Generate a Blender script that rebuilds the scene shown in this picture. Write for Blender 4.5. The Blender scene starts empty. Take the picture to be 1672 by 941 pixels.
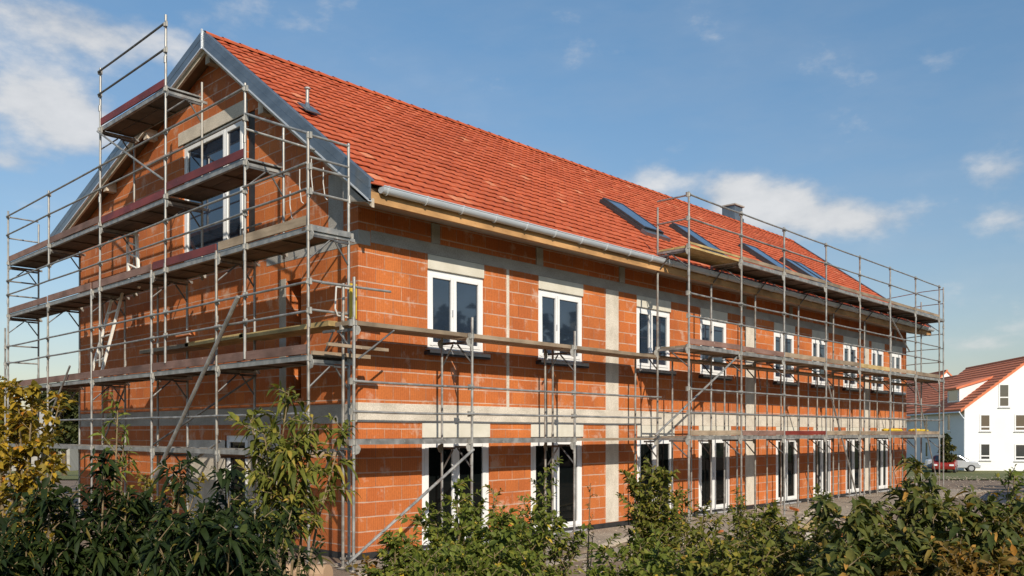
import bpy, math, random
import numpy as np
from mathutils import Vector, Matrix
R = math.radians
random.seed(7); rng = np.random.default_rng(7)
scene = bpy.context.scene
col = scene.collection

# ------------------------------------------------------------------ camera frame (x = long facade, y = gable, z up)
F = 1408.5
DU = (1344/math.hypot(1344, F), F/math.hypot(1344, F))
FWD = Vector((DU[1], DU[0], 0)); RGT = Vector((DU[0], -DU[1], 0))
CAM = -(FWD*14.4 + RGT*-2.567); CAM.z = 2.15

def at(px, D, z=0.0):
    p = CAM + FWD*D + RGT*((px-836)/F*D); return Vector((p.x, p.y, z))

# ------------------------------------------------------------------ materials
def new_mat(name):
    m = bpy.data.materials.new(name); m.use_nodes = True
    nt = m.node_tree; nt.nodes.clear()
    out = nt.nodes.new('ShaderNodeOutputMaterial'); b = nt.nodes.new('ShaderNodeBsdfPrincipled')
    nt.links.new(b.outputs[0], out.inputs[0])
    return m, nt, b, out
def N(nt, t, **kw):
    n = nt.nodes.new(t)
    for k, v in kw.items():
        if k in n.inputs.keys(): n.inputs[k].default_value = v
        else: setattr(n, k, v)
    return n
def ramp(nt, fac, stops, interp='LINEAR'):
    r = nt.nodes.new('ShaderNodeValToRGB'); e = r.color_ramp.elements; r.color_ramp.interpolation = interp
    while len(e) < len(stops): e.new(0.5)
    for i, (p, c) in enumerate(stops):
        e[i].position = p; e[i].color = (*c, 1) if len(c) == 3 else c
    if fac is not None: nt.links.new(fac, r.inputs[0])
    return r.outputs[0]
def mix(nt, fac, a, b, mode='MIX'):
    n = nt.nodes.new('ShaderNodeMix'); n.data_type = 'RGBA'; n.blend_type = mode; n.clamp_factor = True
    for s, v in ((0, fac), (6, a), (7, b)):
        if hasattr(v, 'is_linked') or isinstance(v, bpy.types.NodeSocket): nt.links.new(v, n.inputs[s])
        else: n.inputs[s].default_value = v if s == 0 else ((*v, 1) if len(v) == 3 else v)
    return n.outputs[2]
def mth(nt, op, a, b=None, c=None, clamp=False):
    n = nt.nodes.new('ShaderNodeMath'); n.operation = op; n.use_clamp = clamp
    for i, v in enumerate((a, b, c)):
        if v is None: continue
        if isinstance(v, bpy.types.NodeSocket): nt.links.new(v, n.inputs[i])
        else: n.inputs[i].default_value = v
    return n.outputs[0]
def mapped(nt, scale=(1, 1, 1), src='UV'):
    tc = nt.nodes.new('ShaderNodeTexCoord'); mp = nt.nodes.new('ShaderNodeMapping')
    mp.inputs['Scale'].default_value = scale
    nt.links.new(tc.outputs[src], mp.inputs[0]); return mp.outputs[0]
def noise(nt, vec, scale, detail=4, rough=0.55):
    n = nt.nodes.new('ShaderNodeTexNoise'); n.inputs['Scale'].default_value = scale
    n.inputs['Detail'].default_value = detail; n.inputs['Roughness'].default_value = rough
    nt.links.new(vec, n.inputs['Vector']); return n.outputs[0]
def bump(nt, b, h, strength=0.3, dist=0.01):
    n = nt.nodes.new('ShaderNodeBump'); n.inputs['Strength'].default_value = strength; n.inputs['Distance'].default_value = dist
    nt.links.new(h, n.inputs['Height']); nt.links.new(n.outputs[0], b.inputs['Normal'])

def rough_mat(name, stops, scale=(4, 4, 4), nscale=3, rough=0.7, metal=0.0, bmp=0.2, bdist=0.004, src='UV', obrand=0.0, detail=5):
    m, nt, b, o = new_mat(name)
    v = mapped(nt, scale, src)
    n = noise(nt, v, nscale, detail, 0.6)
    c = ramp(nt, n, stops)
    if obrand:
        oi = nt.nodes.new('ShaderNodeObjectInfo')
        k = mth(nt, 'MULTIPLY_ADD', oi.outputs['Random'], obrand, 1-obrand/2)
        cb = nt.nodes.new('ShaderNodeCombineColor')
        for i in range(3): nt.links.new(k, cb.inputs[i])
        c = mix(nt, 1.0, c, cb.outputs[0], 'MULTIPLY')
    nt.links.new(c, b.inputs['Base Color'])
    b.inputs['Roughness'].default_value = rough; b.inputs['Metallic'].default_value = metal
    if bmp: bump(nt, b, n, bmp, bdist)
    return m

def brick_mat():
    m, nt, b, o = new_mat('clay_block')
    uv = mapped(nt)
    wob = noise(nt, mapped(nt, (1, 1, 1)), 1.7, 2)
    bt = nt.nodes.new('ShaderNodeTexBrick')
    bt.offset = 0.5; bt.squash = 1
    for k, v in (('Scale', 1.0), ('Mortar Size', 0.009), ('Mortar Smooth', 0.25), ('Bias', 0.0), ('Brick Width', 0.373), ('Row Height', 0.2475)):
        bt.inputs[k].default_value = v
    bt.inputs['Color1'].default_value = (0.49, 0.130, 0.026, 1); bt.inputs['Color2'].default_value = (0.60, 0.186, 0.038, 1)
    bt.inputs['Mortar'].default_value = (0.54, 0.33, 0.21, 1)
    nt.links.new(ramp(nt, noise(nt, uv, 1.9, 5, 0.65), [(0.36, (0.22, 0.075, 0.030)), (0.62, (0.60, 0.40, 0.27))]), bt.inputs['Mortar'])
    # slightly uneven joints
    dv = nt.nodes.new('ShaderNodeVectorMath'); dv.operation = 'MULTIPLY_ADD'
    nz = nt.nodes.new('ShaderNodeTexNoise'); nz.inputs['Scale'].default_value = 2.5; nt.links.new(uv, nz.inputs['Vector'])
    nt.links.new(nz.outputs['Color'], dv.inputs[0]); dv.inputs[1].default_value = (0.018, 0.018, 0); nt.links.new(uv, dv.inputs[2])
    nt.links.new(dv.outputs[0], bt.inputs['Vector'])
    # vertical scoring of the blocks
    w = nt.nodes.new('ShaderNodeTexWave'); w.wave_type = 'BANDS'; w.bands_direction = 'X'
    w.inputs['Scale'].default_value = 7.0; w.inputs['Distortion'].default_value = 0.6; w.inputs['Detail'].default_value = 1
    nt.links.new(uv, w.inputs['Vector'])
    c = mix(nt, 0.32, bt.outputs['Color'], ramp(nt, w.outputs['Fac'], [(0.0, (0.3, 0.07, 0.02)), (0.5, (0.52, 0.15, 0.045))]))
    big = noise(nt, uv, 0.6, 4)
    c = mix(nt, 1.0, c, ramp(nt, big, [(0.3, (0.72, 0.68, 0.66)), (0.7, (1.12, 1.08, 1.05))]), 'MULTIPLY')
    fine = noise(nt, uv, 26, 4)
    c = mix(nt, 0.35, c, mix(nt, 1.0, c, ramp(nt, fine, [(0.3, (0.6, 0.6, 0.6)), (0.7, (1.25, 1.25, 1.25))]), 'MULTIPLY'))
    # mortar joints visible only in places on the vertical joints; smears of mortar
    sm = noise(nt, mapped(nt, (1.0, 0.8, 1)), 2.6, 6, 0.68)
    smm = ramp(nt, sm, [(0.56, (0, 0, 0)), (0.66, (1, 1, 1))])
    c = mix(nt, mth(nt, 'MULTIPLY', smm, 0.5), c, (0.58, 0.42, 0.32))
    # pale horizontal bed joints, uneven
    sx = nt.nodes.new('ShaderNodeSeparateXYZ'); nt.links.new(dv.outputs[0], sx.inputs[0])
    fr = mth(nt, 'FRACT', mth(nt, 'DIVIDE', sx.outputs[1], 0.2475))
    fr2 = mth(nt, 'MINIMUM', fr, mth(nt, 'SUBTRACT', 1.0, fr))
    wid = mth(nt, 'MULTIPLY_ADD', noise(nt, uv, 6, 3), 0.085, 0.0)
    bed = mth(nt, 'LESS_THAN', fr2, wid)
    keep = ramp(nt, noise(nt, uv, 1.3, 3), [(0.30, (0.25, 0.25, 0.25)), (0.55, (1, 1, 1))])
    c = mix(nt, mth(nt, 'MULTIPLY', bed, mth(nt, 'MULTIPLY', keep, 0.5)), c, (0.62, 0.50, 0.41))
    nt.links.new(c, b.inputs['Base Color'])
    b.inputs['Roughness'].default_value = 0.85
    h = mth(nt, 'ADD', mth(nt, 'MULTIPLY', bt.outputs['Fac'], -1.0), mth(nt, 'MULTIPLY', w.outputs['Fac'], 0.35))
    bump(nt, b, mth(nt, 'ADD', h, mth(nt, 'MULTIPLY', fine, 0.5)), 0.5, 0.006)
    return m

def concrete_mat(name, a, bcol):
    m, nt, b, o = new_mat(name)
    v = mapped(nt)
    n1 = noise(nt, v, 1.4, 6, 0.65); n2 = noise(nt, mapped(nt, (1, 1.6, 1)), 2.2, 5); n3 = noise(nt, v, 40, 3)
    c = mix(nt, n1, a, bcol)
    c = mix(nt, 1.0, c, ramp(nt, n2, [(0.3, (0.80, 0.79, 0.77)), (0.6, (1.06, 1.06, 1.06))]), 'MULTIPLY')
    c = mix(nt, 0.4, c, mix(nt, 1, c, ramp(nt, n3, [(0.35, (0.55, 0.55, 0.55)), (0.6, (1.2, 1.2, 1.2))]), 'MULTIPLY'))
    # shuttering board lines
    nt.links.new(c, b.inputs['Base Color']); b.inputs['Roughness'].default_value = 0.9
    bump(nt, b, mth(nt, 'ADD', n3, n1), 0.35, 0.005)
    return m

def wood_mat(name, dark, light, rough=0.75, obrand=0.35, knots=True):
    m, nt, b, o = new_mat(name)
    v = mapped(nt, (0.7, 14, 1))
    n1 = noise(nt, v, 2.2, 6, 0.65); n2 = noise(nt, mapped(nt, (0.8, 1.2, 1)), 2.0, 4)
    c = mix(nt, n1, dark, light)
    c = mix(nt, 1.0, c, ramp(nt, n2, [(0.3, (0.55, 0.53, 0.5)), (0.62, (1.15, 1.15, 1.15))]), 'MULTIPLY')
    sp = noise(nt, mapped(nt, (2, 3, 1)), 7, 3)
    c = mix(nt, ramp(nt, sp, [(0.68, (0, 0, 0)), (0.74, (0.6, 0.6, 0.6))]), c, (0.55, 0.5, 0.44))
    oi = nt.nodes.new('ShaderNodeObjectInfo')
    k = mth(nt, 'MULTIPLY_ADD', oi.outputs['Random'], obrand, 1-obrand/2)
    cb = nt.nodes.new('ShaderNodeCombineColor')
    for i in range(3): nt.links.new(k, cb.inputs[i])
    c = mix(nt, 1.0, c, cb.outputs[0], 'MULTIPLY')
    nt.links.new(c, b.inputs['Base Color']); b.inputs['Roughness'].default_value = rough
    bump(nt, b, n1, 0.3, 0.004)
    return m

def steel_mat(name, a, bcol, rust=0.3, metal=0.55, rough=0.5):
    m, nt, b, o = new_mat(name)
    v = mapped(nt, (1, 1, 1), 'Object')
    n1 = noise(nt, v, 5, 5, 0.6)
    c = mix(nt, ramp(nt, n1, [(0.35, (0, 0, 0)), (0.65, (1, 1, 1))]), a, bcol)
    n2 = noise(nt, v, 3.1, 4, 0.7)
    c = mix(nt, ramp(nt, n2, [(0.60, (0, 0, 0)), (0.70, (rust, rust, rust))]), c, (0.24, 0.11, 0.05))
    n3 = noise(nt, v, 9, 3, 0.6)
    c = mix(nt, ramp(nt, n3, [(0.64, (0, 0, 0)), (0.70, (0.6, 0.6, 0.6))]), c, (0.62, 0.58, 0.52))
    nt.links.new(c, b.inputs['Base Color']); b.inputs['Metallic'].default_value = metal
    nt.links.new(ramp(nt, n1, [(0.3, (rough-0.12,)*3), (0.7, (rough+0.15,)*3)]), b.inputs['Roughness'])
    return m

def glass_mat(name, base, rough=0.03):
    m, nt, b, o = new_mat(name)
    v = mapped(nt, (0.6, 0.6, 1), 'Object')
    n = noise(nt, v, 1.5, 3)
    nt.links.new(ramp(nt, n, [(0.3, tuple(x*0.6 for x in base)), (0.7, base)]), b.inputs['Base Color'])
    b.inputs['Roughness'].default_value = rough; b.inputs['IOR'].default_value = 2.1
    bump(nt, b, noise(nt, v, 0.9, 2), 0.04, 0.02)
    return m

def tile_mat(name, stops):
    m, nt, b, o = new_mat(name)
    at_ = nt.nodes.new('ShaderNodeAttribute'); at_.attribute_name = 'rnd'
    c = ramp(nt, at_.outputs['Fac'], stops)
    v = mapped(nt, (1, 1, 1), 'Object')
    n = noise(nt, v, 9, 5, 0.65); n2 = noise(nt, v, 0.5, 4)
    c = mix(nt, 1, c, ramp(nt, n, [(0.3, (0.72, 0.70, 0.68)), (0.7, (1.15, 1.15, 1.15))]), 'MULTIPLY')
    c = mix(nt, 1, c, ramp(nt, n2, [(0.3, (0.88, 0.86, 0.84)), (0.7, (1.08, 1.08, 1.08))]), 'MULTIPLY')
    nt.links.new(c, b.inputs['Base Color']); b.inputs['Roughness'].default_value = 0.72
    bump(nt, b, n, 0.2, 0.004)
    return m

def leaf_mat(name, stops, trans=0.25, rough=0.55):
    m, nt, b, o = new_mat(name)
    a = nt.nodes.new('ShaderNodeAttribute'); a.attribute_name = 'rnd'
    c = ramp(nt, a.outputs['Fac'], stops)
    n = noise(nt, mapped(nt, (1, 1, 1), 'Object'), 30, 3)
    c = mix(nt, 1, c, ramp(nt, n, [(0.3, (0.75,)*3), (0.7, (1.15,)*3)]), 'MULTIPLY')
    nt.links.new(c, b.inputs['Base Color']); b.inputs['Roughness'].default_value = rough
    b.inputs['Specular IOR Level'].default_value = 0.2
    t = nt.nodes.new('ShaderNodeBsdfTranslucent'); nt.links.new(mix(nt, 1, c, (1.3, 1.35, 0.7), 'MULTIPLY'), t.inputs[0])
    ms = nt.nodes.new('ShaderNodeMixShader'); ms.inputs[0].default_value = trans
    nt.links.new(b.outputs[0], ms.inputs[1]); nt.links.new(t.outputs[0], ms.inputs[2]); nt.links.new(ms.outputs[0], o.inputs[0])
    return m

M = {}
M['brick'] = brick_mat()
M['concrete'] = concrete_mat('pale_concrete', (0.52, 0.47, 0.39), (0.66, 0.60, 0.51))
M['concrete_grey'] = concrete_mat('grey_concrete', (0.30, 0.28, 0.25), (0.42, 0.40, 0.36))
M['blind_box'] = rough_mat('shutter_box_board', [(0.3, (0.55, 0.52, 0.43)), (0.7, (0.66, 0.63, 0.54))], (1, 1, 1), 3, 0.7, bmp=0.1)
M['bitumen_and_shade'] = rough_mat('bitumen_and_shade', [(0.3, (0.012, 0.012, 0.013)), (0.7, (0.035, 0.033, 0.032))], (1, 1, 1), 5, 0.6)  # black of the damp course, also used for shade in the openings
M['pvc'] = rough_mat('white_pvc', [(0.3, (0.74, 0.74, 0.73)), (0.7, (0.82, 0.82, 0.81))], (1, 1, 1), 4, 0.35, bmp=0)
M['glass'] = glass_mat('dark_glass', (0.026, 0.040, 0.064))
M['glass_door'] = glass_mat('door_glass', (0.006, 0.008, 0.008)); M['glass_door'].node_tree.nodes['Principled BSDF'].inputs['IOR'].default_value = 1.33
M['glass_roof'] = glass_mat('skylight_glass', (0.06, 0.10, 0.17), 0.08); M['glass_roof'].node_tree.nodes['Principled BSDF'].inputs['IOR'].default_value = 2.4  # blue base puts sky reflection into the pane colour
M['glass_far'] = glass_mat('far_glass', (0.03, 0.035, 0.04), 0.06)
M['curtain'] = rough_mat('pale_plaster_stack', [(0.3, (0.4, 0.38, 0.34)), (0.7, (0.5, 0.48, 0.44))])
M['sill'] = rough_mat('metal_sill', [(0.3, (0.03, 0.03, 0.033)), (0.7, (0.05, 0.05, 0.055))], (1, 1, 1), 5, 0.4)
M['sill_pale'] = rough_mat('aluminium_sill', [(0.3, (0.45, 0.46, 0.48)), (0.7, (0.6, 0.61, 0.63))], (1, 1, 1), 5, 0.35, 0.4, bmp=0)
M['tile'] = tile_mat('terracotta_tile', [(0.0, (0.40, 0.074, 0.021)), (0.5, (0.47, 0.095, 0.030)), (0.85, (0.51, 0.115, 0.040)), (1.0, (0.60, 0.21, 0.10))])
M['tile_far'] = rough_mat('far_roof_tile', [(0.3, (0.58, 0.155, 0.068)), (0.7, (0.68, 0.22, 0.10))], (0.6, 4, 1), 3, 0.8)
M['zinc'] = rough_mat('zinc_sheet', [(0.25, (0.15, 0.175, 0.195)), (0.75, (0.26, 0.29, 0.315))], (0.8, 2, 1), 2, 0.36, 0.7, bmp=0.05)
M['zinc_edge'] = rough_mat('zinc_hem', [(0.3, (0.6, 0.62, 0.64)), (0.7, (0.75, 0.76, 0.77))], (1, 1, 1), 4, 0.35, 0.4, bmp=0)
M['gutter'] = rough_mat('gutter_zinc', [(0.25, (0.50, 0.55, 0.60)), (0.75, (0.66, 0.70, 0.74))], (0.8, 2, 1), 2, 0.36, 0.25, bmp=0.05)
M['fascia'] = wood_mat('honey_timber', (0.40, 0.20, 0.075), (0.58, 0.34, 0.14), obrand=0.1)
M['soffit'] = rough_mat('soffit_board', [(0.3, (0.27, 0.24, 0.20)), (0.7, (0.34, 0.31, 0.26))], (0.5, 3, 1), 3, 0.7)
M['rafter'] = wood_mat('brown_soffit_timber', (0.14, 0.075, 0.035), (0.27, 0.16, 0.08), obrand=0.2)
M['barge'] = wood_mat('pale_barge_timber', (0.45, 0.37, 0.28), (0.64, 0.55, 0.44), obrand=0.1)
M['plank'] = wood_mat('weathered_plank', (0.20, 0.145, 0.095), (0.40, 0.31, 0.215), obrand=0.5)
M['plank_yellow'] = wood_mat('yellowish_plank', (0.34, 0.23, 0.09), (0.56, 0.42, 0.19), obrand=0.3)
M['toe_brown'] = wood_mat('brown_toe_board', (0.12, 0.065, 0.05), (0.27, 0.16, 0.125), obrand=0.4)
M['toe_red'] = wood_mat('red_toe_board', (0.13, 0.016, 0.011), (0.22, 0.034, 0.022), rough=0.5, obrand=0.3)
M['plywood'] = wood_mat('deck_plywood', (0.075, 0.05, 0.035), (0.16, 0.11, 0.075), obrand=0.3)
M['steel'] = steel_mat('galvanised_tube', (0.24, 0.235, 0.22), (0.42, 0.41, 0.385))
M['steel_rusty'] = steel_mat('worn_galvanised_tube', (0.22, 0.20, 0.175), (0.40, 0.38, 0.34), 0.8)
M['steel_dark'] = steel_mat('dark_steel', (0.09, 0.09, 0.09), (0.19, 0.185, 0.18), 0.5)
M['cast'] = steel_mat('cast_plate', (0.27, 0.26, 0.23), (0.44, 0.42, 0.38), 0.35, 0.3, 0.6)
M['alu'] = rough_mat('ladder_aluminium', [(0.3, (0.70, 0.67, 0.60)), (0.7, (0.82, 0.79, 0.72))], (1, 1, 1), 4, 0.5, 0.0, bmp=0)
M['yellow'] = rough_mat('yellow_paint', [(0.3, (0.55, 0.36, 0.02)), (0.7, (0.72, 0.5, 0.05))], (1, 1, 1), 4, 0.5)
M['render'] = rough_mat('white_render', [(0.3, (0.76, 0.75, 0.73)), (0.7, (0.82, 0.81, 0.80))], (1, 1, 1), 0.4, 0.9, bmp=0.05)
M['log'] = wood_mat('peeled_log', (0.36, 0.22, 0.12), (0.55, 0.38, 0.24), obrand=0.2)
M['bark'] = rough_mat('bark', [(0.3, (0.07, 0.05, 0.03)), (0.7, (0.16, 0.12, 0.08))], (1, 1, 1), 20, 0.9, src='Object')
M['stem'] = rough_mat('woody_stem', [(0.3, (0.14, 0.10, 0.05)), (0.7, (0.27, 0.20, 0.11))], (1, 1, 1), 20, 0.85, src='Object')
M['tarp'] = rough_mat('black_sheeting', [(0.3, (0.012, 0.013, 0.016)), (0.7, (0.04, 0.04, 0.045))], (1, 1, 1), 3, 0.4, bmp=0.6, bdist=0.05)
M['red_paint'] = rough_mat('red_car_paint', [(0.3, (0.22, 0.02, 0.016)), (0.7, (0.28, 0.03, 0.02))], (1, 1, 1), 1, 0.25, bmp=0)
M['silver_paint'] = rough_mat('silver_car_paint', [(0.3, (0.5, 0.52, 0.55)), (0.7, (0.6, 0.62, 0.65))], (1, 1, 1), 1, 0.25, 0.3, bmp=0)
M['rubber'] = rough_mat('rubber', [(0.3, (0.012,)*3), (0.7, (0.025,)*3)], (1, 1, 1), 5, 0.8)
M['plaster_strap'] = rough_mat('pale_strap', [(0.3, (0.5, 0.48, 0.44)), (0.7, (0.62, 0.6, 0.56))])
def ground_mat(name, stops, s1=1.2, s2=14):
    m, nt, b, o = new_mat(name)
    v = mapped(nt, (1, 1, 1), 'Object')
    n1 = noise(nt, v, s1, 6, 0.65); n2 = noise(nt, v, s2, 4, 0.7); n0 = noise(nt, v, 0.12, 4)
    c = ramp(nt, n1, stops)
    c = mix(nt, 1, c, ramp(nt, n2, [(0.3, (0.6,)*3), (0.7, (1.3,)*3)]), 'MULTIPLY')
    c = mix(nt, 1, c, ramp(nt, n0, [(0.3, (0.8,)*3), (0.7, (1.15,)*3)]), 'MULTIPLY')
    nt.links.new(c, b.inputs['Base Color']); b.inputs['Roughness'].default_value = 0.95
    bump(nt, b, mth(nt, 'ADD', n1, n2), 0.6, 0.05)
    return m
M['ground'] = ground_mat('gravelly_soil', [(0.3, (0.15, 0.10, 0.066)), (0.7, (0.27, 0.20, 0.14))])
M['lawn'] = ground_mat('rough_grass', [(0.3, (0.085, 0.10, 0.024)), (0.7, (0.17, 0.165, 0.05))], 0.6, 9)
M['blinding'] = ground_mat('sandy_concrete', [(0.3, (0.25, 0.205, 0.155)), (0.7, (0.38, 0.32, 0.25))], 1.5, 20)
M['leaf_shaded'] = leaf_mat('shaded_green_leaf', [(0.0, (0.010, 0.019, 0.005)), (0.6, (0.024, 0.040, 0.009)), (0.93, (0.06, 0.078, 0.016)), (1, (0.14, 0.11, 0.02))])  # green darkened in the colour for the shade on the left shrubs
M['leaf_olive'] = leaf_mat('olive_leaf', [(0.0, (0.068, 0.083, 0.013)), (0.55, (0.162, 0.169, 0.029)), (0.9, (0.311, 0.250, 0.044)), (1, (0.432, 0.275, 0.055))], 0.28)
M['leaf_green'] = leaf_mat('mid_green_leaf', [(0.0, (0.068, 0.092, 0.016)), (0.6, (0.158, 0.189, 0.031)), (0.93, (0.300, 0.270, 0.048)), (1, (0.600, 0.432, 0.054))], 0.28)
M['leaf_yellow'] = leaf_mat('autumn_yellow_leaf', [(0.0, (0.08, 0.085, 0.015)), (0.35, (0.26, 0.19, 0.025)), (0.8, (0.48, 0.30, 0.03)), (1, (0.50, 0.20, 0.03))], 0.3)
M['leaf_mixed'] = leaf_mat('dull_autumn_leaf', [(0.0, (0.045, 0.063, 0.016)), (0.6, (0.120, 0.129, 0.029)), (0.86, (0.240, 0.175, 0.042)), (1, (0.450, 0.238, 0.052))], 0.25)
M['leaf_orange'] = leaf_mat('orange_autumn_leaf', [(0.0, (0.084, 0.078, 0.018)), (0.5, (0.216, 0.126, 0.026)), (0.85, (0.396, 0.168, 0.022)), (1, (0.480, 0.288, 0.033))], 0.28)
M['leaf_far'] = leaf_mat('distant_leaf', [(0.0, (0.025, 0.035, 0.012)), (0.6, (0.07, 0.08, 0.025)), (1, (0.20, 0.16, 0.04))], 0.2)

# ------------------------------------------------------------------ mesh builder
class MB:
    def __init__(s): s.v = []; s.f = []; s.uv = []; s.sm = []
    def face(s, pts, uvs, smooth=False):
        i = len(s.v); s.v += [tuple(p) for p in pts]; s.f.append(tuple(range(i, i+len(pts)))); s.uv += uvs; s.sm.append(smooth)
    def quad(s, pts, smooth=False):      # planar uv in metres: horizontal run / height
        pts = [Vector(p) for p in pts]
        n = (pts[1]-pts[0]).cross(pts[2]-pts[0])
        if n.length == 0: n = Vector((0, 0, 1))
        n.normalize()
        if abs(n.z) > 0.9: uvs = [(p.x, p.y) for p in pts]
        elif abs(n.x) > abs(n.y): uvs = [(p.y, p.z) for p in pts]
        else: uvs = [(p.x, p.z) for p in pts]
        s.face(pts, uvs, smooth)
    def obox(s, o, ax, ay, az, bev=0.0):    # box from corner o with edge vectors; uv runs along its longest edge
        o, ax, ay, az = map(Vector, (o, ax, ay, az))
        E = [ax, ay, az]; L = [e.length for e in E]; k = max(range(3), key=lambda i: L[i])
        if ax.cross(ay).dot(az) < 0: E = [ay, ax, az]; L = [e.length for e in E]; k = max(range(3), key=lambda i: L[i])
        ax, ay, az = E
        off = random.uniform(0, 50)
        def P(i, j, m): return o+ax*i+ay*j+az*m
        for q in (((0,0,0),(0,1,0),(1,1,0),(1,0,0)), ((0,0,1),(1,0,1),(1,1,1),(0,1,1)), ((0,0,0),(1,0,0),(1,0,1),(0,0,1)),
                  ((0,1,0),(0,1,1),(1,1,1),(1,1,0)), ((0,0,0),(0,0,1),(0,1,1),(0,1,0)), ((1,0,0),(1,1,0),(1,1,1),(1,0,1))):
            uvs = []
            for c in q:
                oth = [c[i]*L[i] for i in range(3) if i != k]
                uvs.append((c[k]*L[k]+off, oth[0]+oth[1]+off))
            s.face([P(*c) for c in q], uvs)
    def box(s, x0, x1, y0, y1, z0, z1): s.obox((x0, y0, z0), (x1-x0, 0, 0), (0, y1-y0, 0), (0, 0, z1-z0))
    def beam(s, p0, p1, w, h, up=(0, 0, 1)):   # box beam centred on the line p0-p1
        p0, p1 = Vector(p0), Vector(p1); d = p1-p0
        sd = d.cross(Vector(up))
        if sd.length < 1e-6: sd = d.cross(Vector((1, 0, 0)))
        sd.normalize(); u = sd.cross(d).normalized()
        s.obox(p0-sd*w/2-u*h/2, d, sd*w, u*h)
    def tube(s, p0, p1, r, n=8, r1=None, caps=True):
        p0, p1 = Vector(p0), Vector(p1); d = (p1-p0); L = d.length
        if L < 1e-6: return
        d /= L; r1 = r if r1 is None else r1
        a = d.orthogonal().normalized(); b = d.cross(a)
        c0 = [p0+(a*math.cos(t)+b*math.sin(t))*r for t in [2*math.pi*i/n for i in range(n)]]
        c1 = [p1+(a*math.cos(t)+b*math.sin(t))*r1 for t in [2*math.pi*i/n for i in range(n)]]
        for i in range(n):
            j = (i+1) % n
            s.face([c0[i], c0[j], c1[j], c1[i]], [(0, i*.02), (0, i*.02+.02), (L, i*.02+.02), (L, i*.02)], True)
        if caps:
            s.face(c0[::-1], [(0, 0)]*n); s.face(c1, [(0, 0)]*n)
    def path(s, pts, r, n=8):
        for a, b in zip(pts, pts[1:]): s.tube(a, b, r, n)
    def lathe(s, c, prof, n=12):
        c = Vector(c)
        for (r0, z0), (r1, z1) in zip(prof, prof[1:]):
            for i in range(n):
                t0, t1 = 2*math.pi*i/n, 2*math.pi*(i+1)/n
                pts = [c+Vector((r*math.cos(t), r*math.sin(t), z)) for r, t, z in ((r0, t0, z0), (r0, t1, z0), (r1, t1, z1), (r1, t0, z1))]
                s.face(pts, [(0, 0)]*4, True)
    def prism(s, poly, ext):     # planar polygon extruded by a vector
        poly = [Vector(p) for p in poly]; ext = Vector(ext)
        n = (poly[1]-poly[0]).cross(poly[2]-poly[0])
        if n.dot(ext) > 0: poly = poly[::-1]
        top = [p+ext for p in poly]
        s.quad(poly); s.quad(top[::-1])
        for i in range(len(poly)):
            j = (i+1) % len(poly); s.quad([poly[j], poly[i], top[i], top[j]])
    def mesh(s, name, inv=None, rnd=None):
        me = bpy.data.meshes.new(name)
        vv = s.v
        if inv is not None: vv = [tuple(inv @ Vector(p)) for p in vv]
        me.from_pydata(vv, [], s.f)
        l = me.uv_layers.new(name='UVMap'); l.data.foreach_set('uv', np.array(s.uv, dtype=np.float32).ravel())
        me.polygons.foreach_set('use_smooth', s.sm)
        return me

WM = {}      # world matrices of things and parts, kept by hand
def world(o): return WM.get(o.name, Matrix())
def link(o, parent=None):
    col.objects.link(o)
    if parent is not None: o.parent = parent
def obj(name, mb, mat, parent=None, local=False, label=None, bevel=0.0, weld=False):
    inv = None
    if parent is not None and not local: inv = world(parent).inverted()
    me = mb.mesh(name, inv)
    me.materials.append(mat)
    o = bpy.data.objects.new(name, me); link(o, parent)
    WM[o.name] = world(parent).copy() if parent is not None else Matrix()
    if bevel or weld:
        w = o.modifiers.new('weld', 'WELD'); w.merge_threshold = 0.0005
    if bevel:
        b = o.modifiers.new('bevel', 'BEVEL'); b.width = bevel; b.segments = 2; b.limit_method = 'ANGLE'
    if label: o['label'] = label
    return o
def tag(o, label, cat, group=None):
    o['label'] = label; o['category'] = cat
    if group: o['group'] = group
    return o
def thing(name, label, cat, loc=(0, 0, 0), rotz=0.0, group=None):
    o = bpy.data.objects.new(name, None); col.objects.link(o)
    o.location = loc; o.rotation_euler = (0, 0, rotz); o.empty_display_size = 0.3
    WM[o.name] = Matrix.Translation(Vector(loc)) @ Matrix.Rotation(rotz, 4, 'Z')
    return tag(o, label, cat, group)
def single(name, mb, mat, label, cat, loc, group=None, **kw):   # thing made of one mesh with its origin at its base
    me = mb.mesh(name, Matrix.Translation(-Vector(loc))); me.materials.append(mat)
    o = bpy.data.objects.new(name, me); o.location = loc; col.objects.link(o)
    return tag(o, label, cat, group)

# ------------------------------------------------------------------ ground
def sstep(a, b, x):
    t = min(1, max(0, (x-a)/(b-a))); return t*t*(3-2*t)
def gz(x, y):
    D = (Vector((x, y, 0))-CAM).dot(FWD)
    return -1.2*sstep(36, 74, D)
def terrain(name, mat, D0, D1, lift, step, kind='structure'):
    me = bpy.data.meshes.new(name); vs = []; fs = []
    Ds = [D0]
    while Ds[-1] < D1: Ds.append(min(D1, Ds[-1]+step*(1+max(0, Ds[-1])/30)))
    ts = [i/40*2-1 for i in range(41)]
    for D in Ds:
        for t in ts:
            p = CAM+FWD*D+RGT*(t*(60+abs(D)*1.5)); z = gz(p.x, p.y)
            vs.append((p.x, p.y, z+lift))
    for i in range(len(Ds)-1):
        for j in range(40): a = i*41+j; fs.append((a, a+1, a+42, a+41))
    me.from_pydata(vs, [], fs); me.materials.append(mat)
    o = bpy.data.objects.new(name, me); col.objects.link(o); o['kind'] = kind
    return o
terrain('ground', M['ground'], -80, 1500, 0, 3)
terrain('lawn', M['lawn'], 40, 1400, 0.03, 2.5)
terrain('lawn', M['lawn'], -75, 11.2, 0.02, 3)
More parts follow.
